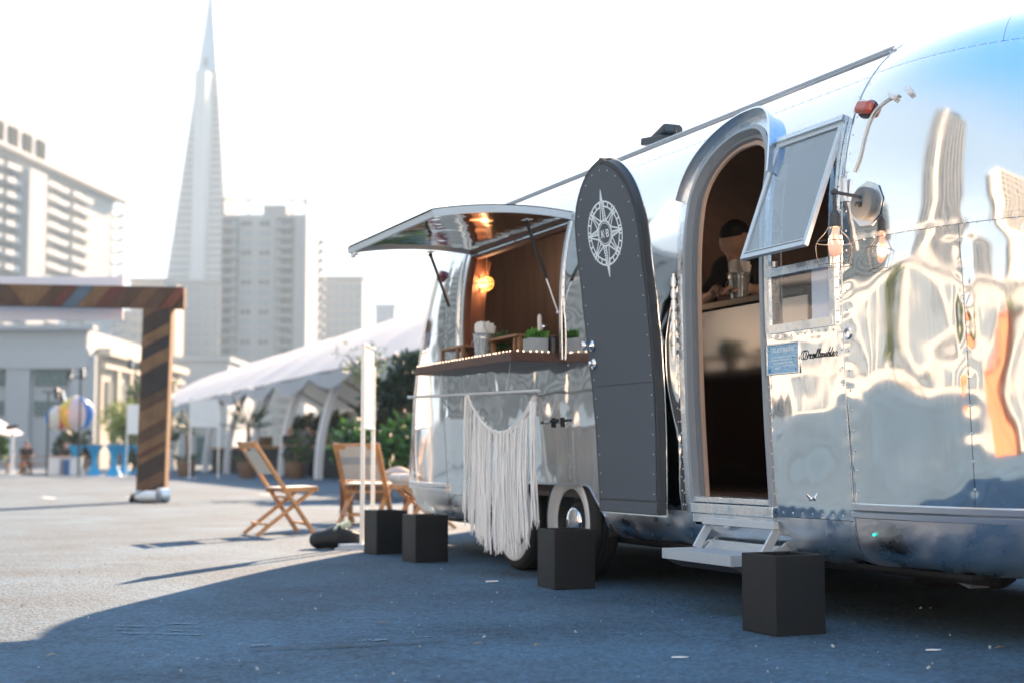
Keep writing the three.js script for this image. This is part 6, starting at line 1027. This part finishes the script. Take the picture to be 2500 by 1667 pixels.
{ // tapering spire tower
  const o = thing('pyramid_tower', 'very tall slender pyramid tower with a blank spire and a shaft up its face', 'tower', [-170.3, 0, -788], -5.5 * D), H = 273, S = 54;
  const wall = stone(0.43, 0.425, 0.41), band = std(0.17, 0.17, 0.17, 0.6), spire = std(0.33, 0.42, 0.50, 0.5), sh = stone(0.493, 0.493, 0.476);
  const half = (y) => S / 2 * (1 - y / H);
  const frustum = (y0, y1) => { const g = new THREE.CylinderGeometry(half(y1) * Math.SQRT2, half(y0) * Math.SQRT2, y1 - y0, 4, 1); g.rotateY(Math.PI / 4); g.translate(0, (y0 + y1) / 2, 0); return g.toNonIndexed(); };
  const fr = (y0, y1) => { const g = frustum(y0, y1); g.computeVertexNormals(); return g; };
  obj('wall', fr(0, 216), wall, o); obj('spire', fr(216, H), spire, o);
  const tl = Math.atan((S / 2) / H);
  for (let k = 0; k < 47; k++) { const y = 20 + k * 3.9, a = half(y), w = 2 * a; if (y > 205) break;
    for (const s of [0, 1]) { const shaft = y > 62 ? 9.6 : 0; for (const q of [-1, 1]) { const L = shaft ? (w - shaft) / 2 - 1.4 : w / 2 - 1; if (L < 0.8) continue; const c = shaft ? q * (shaft / 2 + L / 2 + 0.2) : q * (L / 2 + 0.1), g = box(L, 1.7, 0.5, [c, 0, 0]); g.rotateX(-tl); g.translate(0, y, a); if (s) g.rotateY(Math.PI / 2); obj('window_band', g, s ? std(0.46, 0.44, 0.42, 0.5) : band, o); } } }  // right-hand face has paler bands, sunlight put into their colour
  for (const s of [0, 1]) { const g = box(6.6, 150, 11, [0.9, 62 + 75, half(62) - 5.6]); if (s) g.rotateY(Math.PI / 2); if (!s) obj('shaft', g, sh, o); }
  obj('shaft_vent', box(2.6, 5, 0.6, [-1, 221, half(219) + 0.3]), band, o);
}
{ // apartment tower right of it
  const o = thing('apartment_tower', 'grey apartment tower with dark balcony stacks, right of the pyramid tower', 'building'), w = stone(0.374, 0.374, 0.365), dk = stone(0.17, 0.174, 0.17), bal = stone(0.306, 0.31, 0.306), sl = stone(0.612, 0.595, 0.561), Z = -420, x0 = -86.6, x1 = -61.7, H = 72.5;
  obj('wall', [box(x1 - x0, H, 30, [(x0 + x1) / 2, H / 2, Z - 15])], w, o); obj('recess_shade', [box(5.0, H - 2, 0.3, [-84, H / 2, Z + 0.1]), box(5.4, H - 2, 0.3, [-67.8, H / 2, Z + 0.1])], dk, o);  // dark slabs on the wall stand in for shade behind the balconies
  obj('sun_tinted_wall', box(0.4, H, 30, [x1 + 0.3, H / 2, Z - 15]), sl, o);  // paler slab: sunlight on this side is put into its colour
  for (let f = 0; f < 24; f++) { const y = H - 4 - f * 2.95; obj('balcony', box(4.6, 1.0, 1.8, [-84, y, Z + 1.0]), bal, o); obj('balcony', box(4.8, 1.0, 1.8, [-67.8, y, Z + 1.0]), bal, o); obj('balcony', box(1.6, 0.6, 6, [x1 + 1.2, y, Z - 28]), bal, o);
    for (const [x, ww] of [[-80.0, 1.1], [-78.4, 1.1], [-74.6, 1.1], [-73.0, 1.1]]) obj('window', box(ww, 1.35, 0.3, [x + 0.1 * Math.sin(f * 2.1), y + 1.3, Z + 0.1]), f % 3 ? WLT : WGL, o); obj('window', box(1.4, 1.5, 0.3, [-82.8, y + 1.4, Z + 0.35]), WLT, o); obj('window', box(1.4, 1.5, 0.3, [-69.6, y + 1.4, Z + 0.35]), WLT, o); }
  const rf = []; for (const x of [x0, -79, -66, x1 - 0.5]) rf.push(box(0.5, 4.6, 0.5, [x + 0.2, H + 2.3, Z - 0.5])); rf.push(box(x1 - x0 + 1, 0.5, 0.6, [(x0 + x1) / 2, H + 4.6, Z - 0.5]), box(0.5, 0.5, 28, [x1, H + 4.2, Z - 14]), box(0.5, 4, 0.5, [x1, H + 2, Z - 27]));
  obj('roof_frame', rf, dk, o); obj('roof_house', box(7, 3.6, 8, [-71.5, H + 1.8, Z - 8]), w, o);
}
function block(label, x0, x1, H, Z, depth, rows, cols, wall, side, win) {
  const o = thing('office_block', label, 'building'); obj('wall', box(x1 - x0, H, depth, [(x0 + x1) / 2, H / 2, Z - depth / 2]), wall, o); obj('sun_tinted_side_wall', box(0.3, H, depth, [x1 + 0.16, H / 2, Z - depth / 2]), side, o); obj('cornice', box(x1 - x0 + 1.2, 0.8, depth + 1, [(x0 + x1) / 2, H + 0.4, Z - depth / 2]), wall, o);  // side wall in a paler colour, standing in for sunlight on it
  const cw = (x1 - x0) / cols, rh = 3.1; for (let r = 0; r < rows; r++) for (let c = 0; c < cols; c++) obj('window', box(cw * 0.55, 1.5, 0.3, [x0 + cw * (c + 0.5), H - 3 - r * rh, Z + 0.1]), win, o);
}
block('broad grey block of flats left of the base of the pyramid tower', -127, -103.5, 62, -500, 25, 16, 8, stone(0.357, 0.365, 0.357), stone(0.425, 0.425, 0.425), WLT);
block('low grey block of flats right of the apartment tower with a side tinted as sunlit', -66, -51.2, 61, -482, 40, 15, 6, stone(0.399, 0.391, 0.374), stone(0.637, 0.62, 0.595), WLT);
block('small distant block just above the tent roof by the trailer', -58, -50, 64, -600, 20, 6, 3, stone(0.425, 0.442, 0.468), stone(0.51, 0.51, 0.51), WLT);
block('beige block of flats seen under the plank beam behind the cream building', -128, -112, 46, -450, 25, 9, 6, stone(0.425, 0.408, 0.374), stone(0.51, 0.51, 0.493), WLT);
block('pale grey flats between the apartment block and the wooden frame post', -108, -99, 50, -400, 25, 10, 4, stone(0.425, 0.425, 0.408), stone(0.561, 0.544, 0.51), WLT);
{ // white building with teal windows
  const o = thing('white_hall', 'low white building with large teal-grey windows behind the party area', 'building'), w = stone(0.399, 0.433, 0.451), Z = -90, H = 8.75, xr = -27.0;
  obj('wall', box(26, H, 20, [xr - 13, H / 2, Z - 10]), w, o);
  const pil = []; for (const x of [-41.4, -36.3, -31.6, -27.5]) pil.push(box(1.5, H - 1.6, 0.4, [x + 0.4, (H - 1.6) / 2, Z + 0.2])); pil.forEach(g => obj('pilaster', g, w, o)); obj('cornice', [box(26.6, 1.2, 0.6, [xr - 13, H - 1.9, Z + 0.2]), box(27, 0.3, 1, [xr - 13, H + 0.1, Z])], stone(0.425, 0.451, 0.468), o);
  for (const x of [-29.2, -33.2, -38.4]) for (const [y, h] of [[5.98, 1.6], [3.78, 0.9]]) { const wd = obj('window', box(2.0, h, 0.15, [x, y, Z + 0.05]), WTEAL, o); const b = []; for (let k = 1; k < 4; k++) b.push(box(0.06, h, 0.08, [x - 1 + k * 0.5, y, Z + 0.14])); for (let k = 1; k < 3; k++) b.push(box(2.0, 0.06, 0.07, [x, y - h / 2 + h * k / 3, Z + 0.145])); obj('glazing_bar', b, std(0.12, 0.22, 0.24, 0.5), wd); }
  const c = thing('cream_hall', 'sunlit cream building with tall windows next to the white hall', 'building'), cm = stone(0.468, 0.425, 0.357), X = -26.6;
  obj('wall', [box(8, 7.7, 22, [X - 4, 3.85, -103])], cm, c); obj('cornice', [box(0.8, 0.5, 22.4, [X + 0.2, 7.5, -103]), box(0.4, 0.3, 22.4, [X + 0.1, 6.6, -103])], stone(0.51, 0.476, 0.416), c); for (let k = 0; k < 6; k++) { obj('window', box(0.2, 2.3, 1.5, [X + 0.02, 4.5, -93.6 - 3.2 * k]), std(0.12, 0.13, 0.12, 0.4), c); obj('pilaster', box(0.35, 6.4, 0.7, [X + 0.1, 3.2, -95.2 - 3.2 * k]), cm, c); } obj('blue_sign', box(0.2, 1.1, 1.4, [X + 0.25, 2.9, -97]), std(0.03, 0.25, 0.6, 0.5), c);
  const p = thing('pale_hall', 'plain pale flat-roofed building behind the tent', 'building'); obj('wall', box(14, 8.9, 12, [-31, 4.45, -126]), stone(0.425, 0.459, 0.484), p); obj('parapet', box(14.4, 0.4, 12.4, [-31, 8.95, -126]), stone(0.425, 0.451, 0.468), p); obj('door', box(1.2, 2.4, 0.1, [-26, 1.2, -119.98]), WTEAL, p);
}
// ---------------------------------------------------------------- the other sides of the lot, mirrored in the trailer
function farWindows(o, face, x0, x1, y0, y1, rows, cols, at0, mat, fw = 0.55, fh = 0.55) { const cw = (x1 - x0) / cols, rh = (y1 - y0) / rows; for (let r = 0; r < rows; r++) for (let c = 0; c < cols; c++) { const u = x0 + cw * (c + 0.5), y = y0 + rh * (r + 0.5); obj('window', face === 'x' ? box(0.3, rh * fh, cw * fw, [at0, y, u]) : box(cw * fw, rh * fh, 0.3, [u, y, at0]), mat, o); } }
{
  const a = thing('glass_tower', 'dark blue-grey glass tower across the lot, seen only mirrored in the trailer', 'building'), gm = std(0.09, 0.14, 0.18, 0.15); obj('wall', [box(34, 95, 30, [-120, 47.5, 8])], gm, a); const fn = []; for (let k = 0; k < 12; k++) fn.push(box(0.6, 95, 0.5, [-102.8, 47.5, -6 + 2.55 * k])); obj('fin', fn, stone(0.5, 0.5, 0.48), a); obj('pale_column', box(1, 98, 3.5, [-102.4, 49, 3]), stone(0.78, 0.73, 0.65), a); obj('crown', box(20, 8, 20, [-118, 99, 8]), gm, a);  // pale full-height column on the tower front, lighter than the fins
  const b = thing('cream_tower', 'cream tower block across the lot, seen only mirrored in the trailer', 'building'); obj('wall', box(26, 62, 26, [-110, 31, 62]), stone(0.62, 0.56, 0.48), b); farWindows(b, 'x', 50, 74, 6, 60, 14, 6, -96.9, WGL);
  const c = thing('brick_hall', 'long pale hall along the left side of the lot, seen mirrored in the trailer', 'building'); obj('wall', box(10, 7, 74, [-42, 3.5, 2]), stone(0.7, 0.66, 0.6), c); farWindows(c, 'x', -32, 36, 1, 6, 1, 14, -36.9, WLT, 0.6, 0.6); obj('cornice', box(0.6, 0.5, 74, [-36.8, 7.1, 2]), stone(0.72, 0.7, 0.66), c);
  const d = thing('white_warehouse', 'white ribbed warehouse behind the camera, seen mirrored in the trailer', 'building'); obj('wall', box(70, 11, 14, [-2, 5.5, 52]), stone(0.74, 0.74, 0.72), d); for (let k = 0; k < 60; k++) obj('rib', box(0.35, 10.6, 0.3, [-36 + 1.15 * k, 5.3, 44.9]), stone(0.6, 0.6, 0.6), d); obj('parapet', box(71, 0.6, 15, [-2, 11.2, 52]), stone(0.6, 0.6, 0.6), d); farWindows(d, 'z', -30, -6, 4, 8, 1, 6, 44.6, WTEAL);
  const e = thing('orange_shed', 'orange timber shed at the left of the lot, seen only mirrored in the trailer end', 'shed', [-20, 0, 4], -0.65); obj('wall', box(3.4, 2.6, 3, [0, 1.3, 0]), std(0.40, 0.13, 0.06, 0.7), e); for (let k = 0; k < 5; k++) obj('board', box(0.62, 2.5, 0.08, [-1.34 + 0.67 * k, 1.27, -1.54]), std(0.40 + 0.03 * (k % 3), 0.14, 0.065, 0.7), e); obj('roof', box(3.8, 0.2, 3.6, [0, 2.72, 0]), std(0.2, 0.1, 0.07, 0.7), e); obj('brace', bar([-1.3, 2.4, -1.63], [1.3, 0.3, -1.63], 0.06, 0.2), std(0.22, 0.08, 0.045, 0.7), e);
}
{ // flats to the left of the view, mirrored in the trailer's flat side
  for (const [x, z, ry, w, h, c, label] of [[-112, -108, 0.80, 46, 52, [0.36, 0.35, 0.33], 'grey balcony flats left of the view, seen only mirrored beside the hatch'], [-150, -72, 1.12, 60, 44, [0.52, 0.47, 0.40], 'beige balcony flats left of the view, seen only mirrored beside the door']]) {
    const o = thing('balcony_flats', label, 'building', [x, 0, z], ry), m = stone(...c); obj('wall', box(w, h, 20, [0, h / 2, -10]), m, o); for (let f = 0; f < h / 3.2 - 1; f++) { obj('balcony', box(w * 0.94, 1.1, 1.6, [0, 3 + f * 3.2, 0.8]), stone(c[0] * 1.25, c[1] * 1.25, c[2] * 1.25), o); obj('window', box(w * 0.9, 1.5, 0.2, [0, 4.6 + f * 3.2, 0.05]), WGL, o); } for (let k = 0; k < 5; k++) obj('pier', box(1.0, h, 1.9, [(k / 4 - 0.5) * w * 0.96, h / 2, 0.75]), m, o);
  }
}
[[-27, -9], [-28, 9], [-22, 26]].forEach(([x, z], i) => shrub('lot_tree', ['pale green tree along the left side of the lot, farthest forward of the mirrored row', 'pale green tree in the middle of the mirrored row, before the pale hall', 'dark green tree behind the camera near the ribbed warehouse, seen mirrored in the trailer'][i], 'tree', [x, 0, z], 1.7, 500, 0.5, i === 2 ? darkG : paleG, 200 + i, 1.8));
{ // unseen fence behind the trailer, placed to shade the ground beneath it
  const o = thing('unseen_board_fence', 'dark unseen board fence behind the trailer, placed to shade the ground beneath it', 'fence'), m = std(0.08, 0.07, 0.065, 0.85), fp = (t, q, y) => { const w = toWorld(t, y, q); return w; };
  for (let k = 0; k < 66; k++) obj('board', bar(fp(-14.5 + k * 0.36, 5.0, 1.6), fp(-14.5 + k * 0.36 + 0.345, 5.0, 1.6), 0.03, 3.2), m, o);
  for (let k = 0; k < 11; k++) obj('post', bar(fp(-14.4 + k * 2.1, 5.08, 0), fp(-14.4 + k * 2.1, 5.08, 3.2), 0.1, 0.1, [1, 0, 0]), m, o);
}
renderer.render(scene, camera);
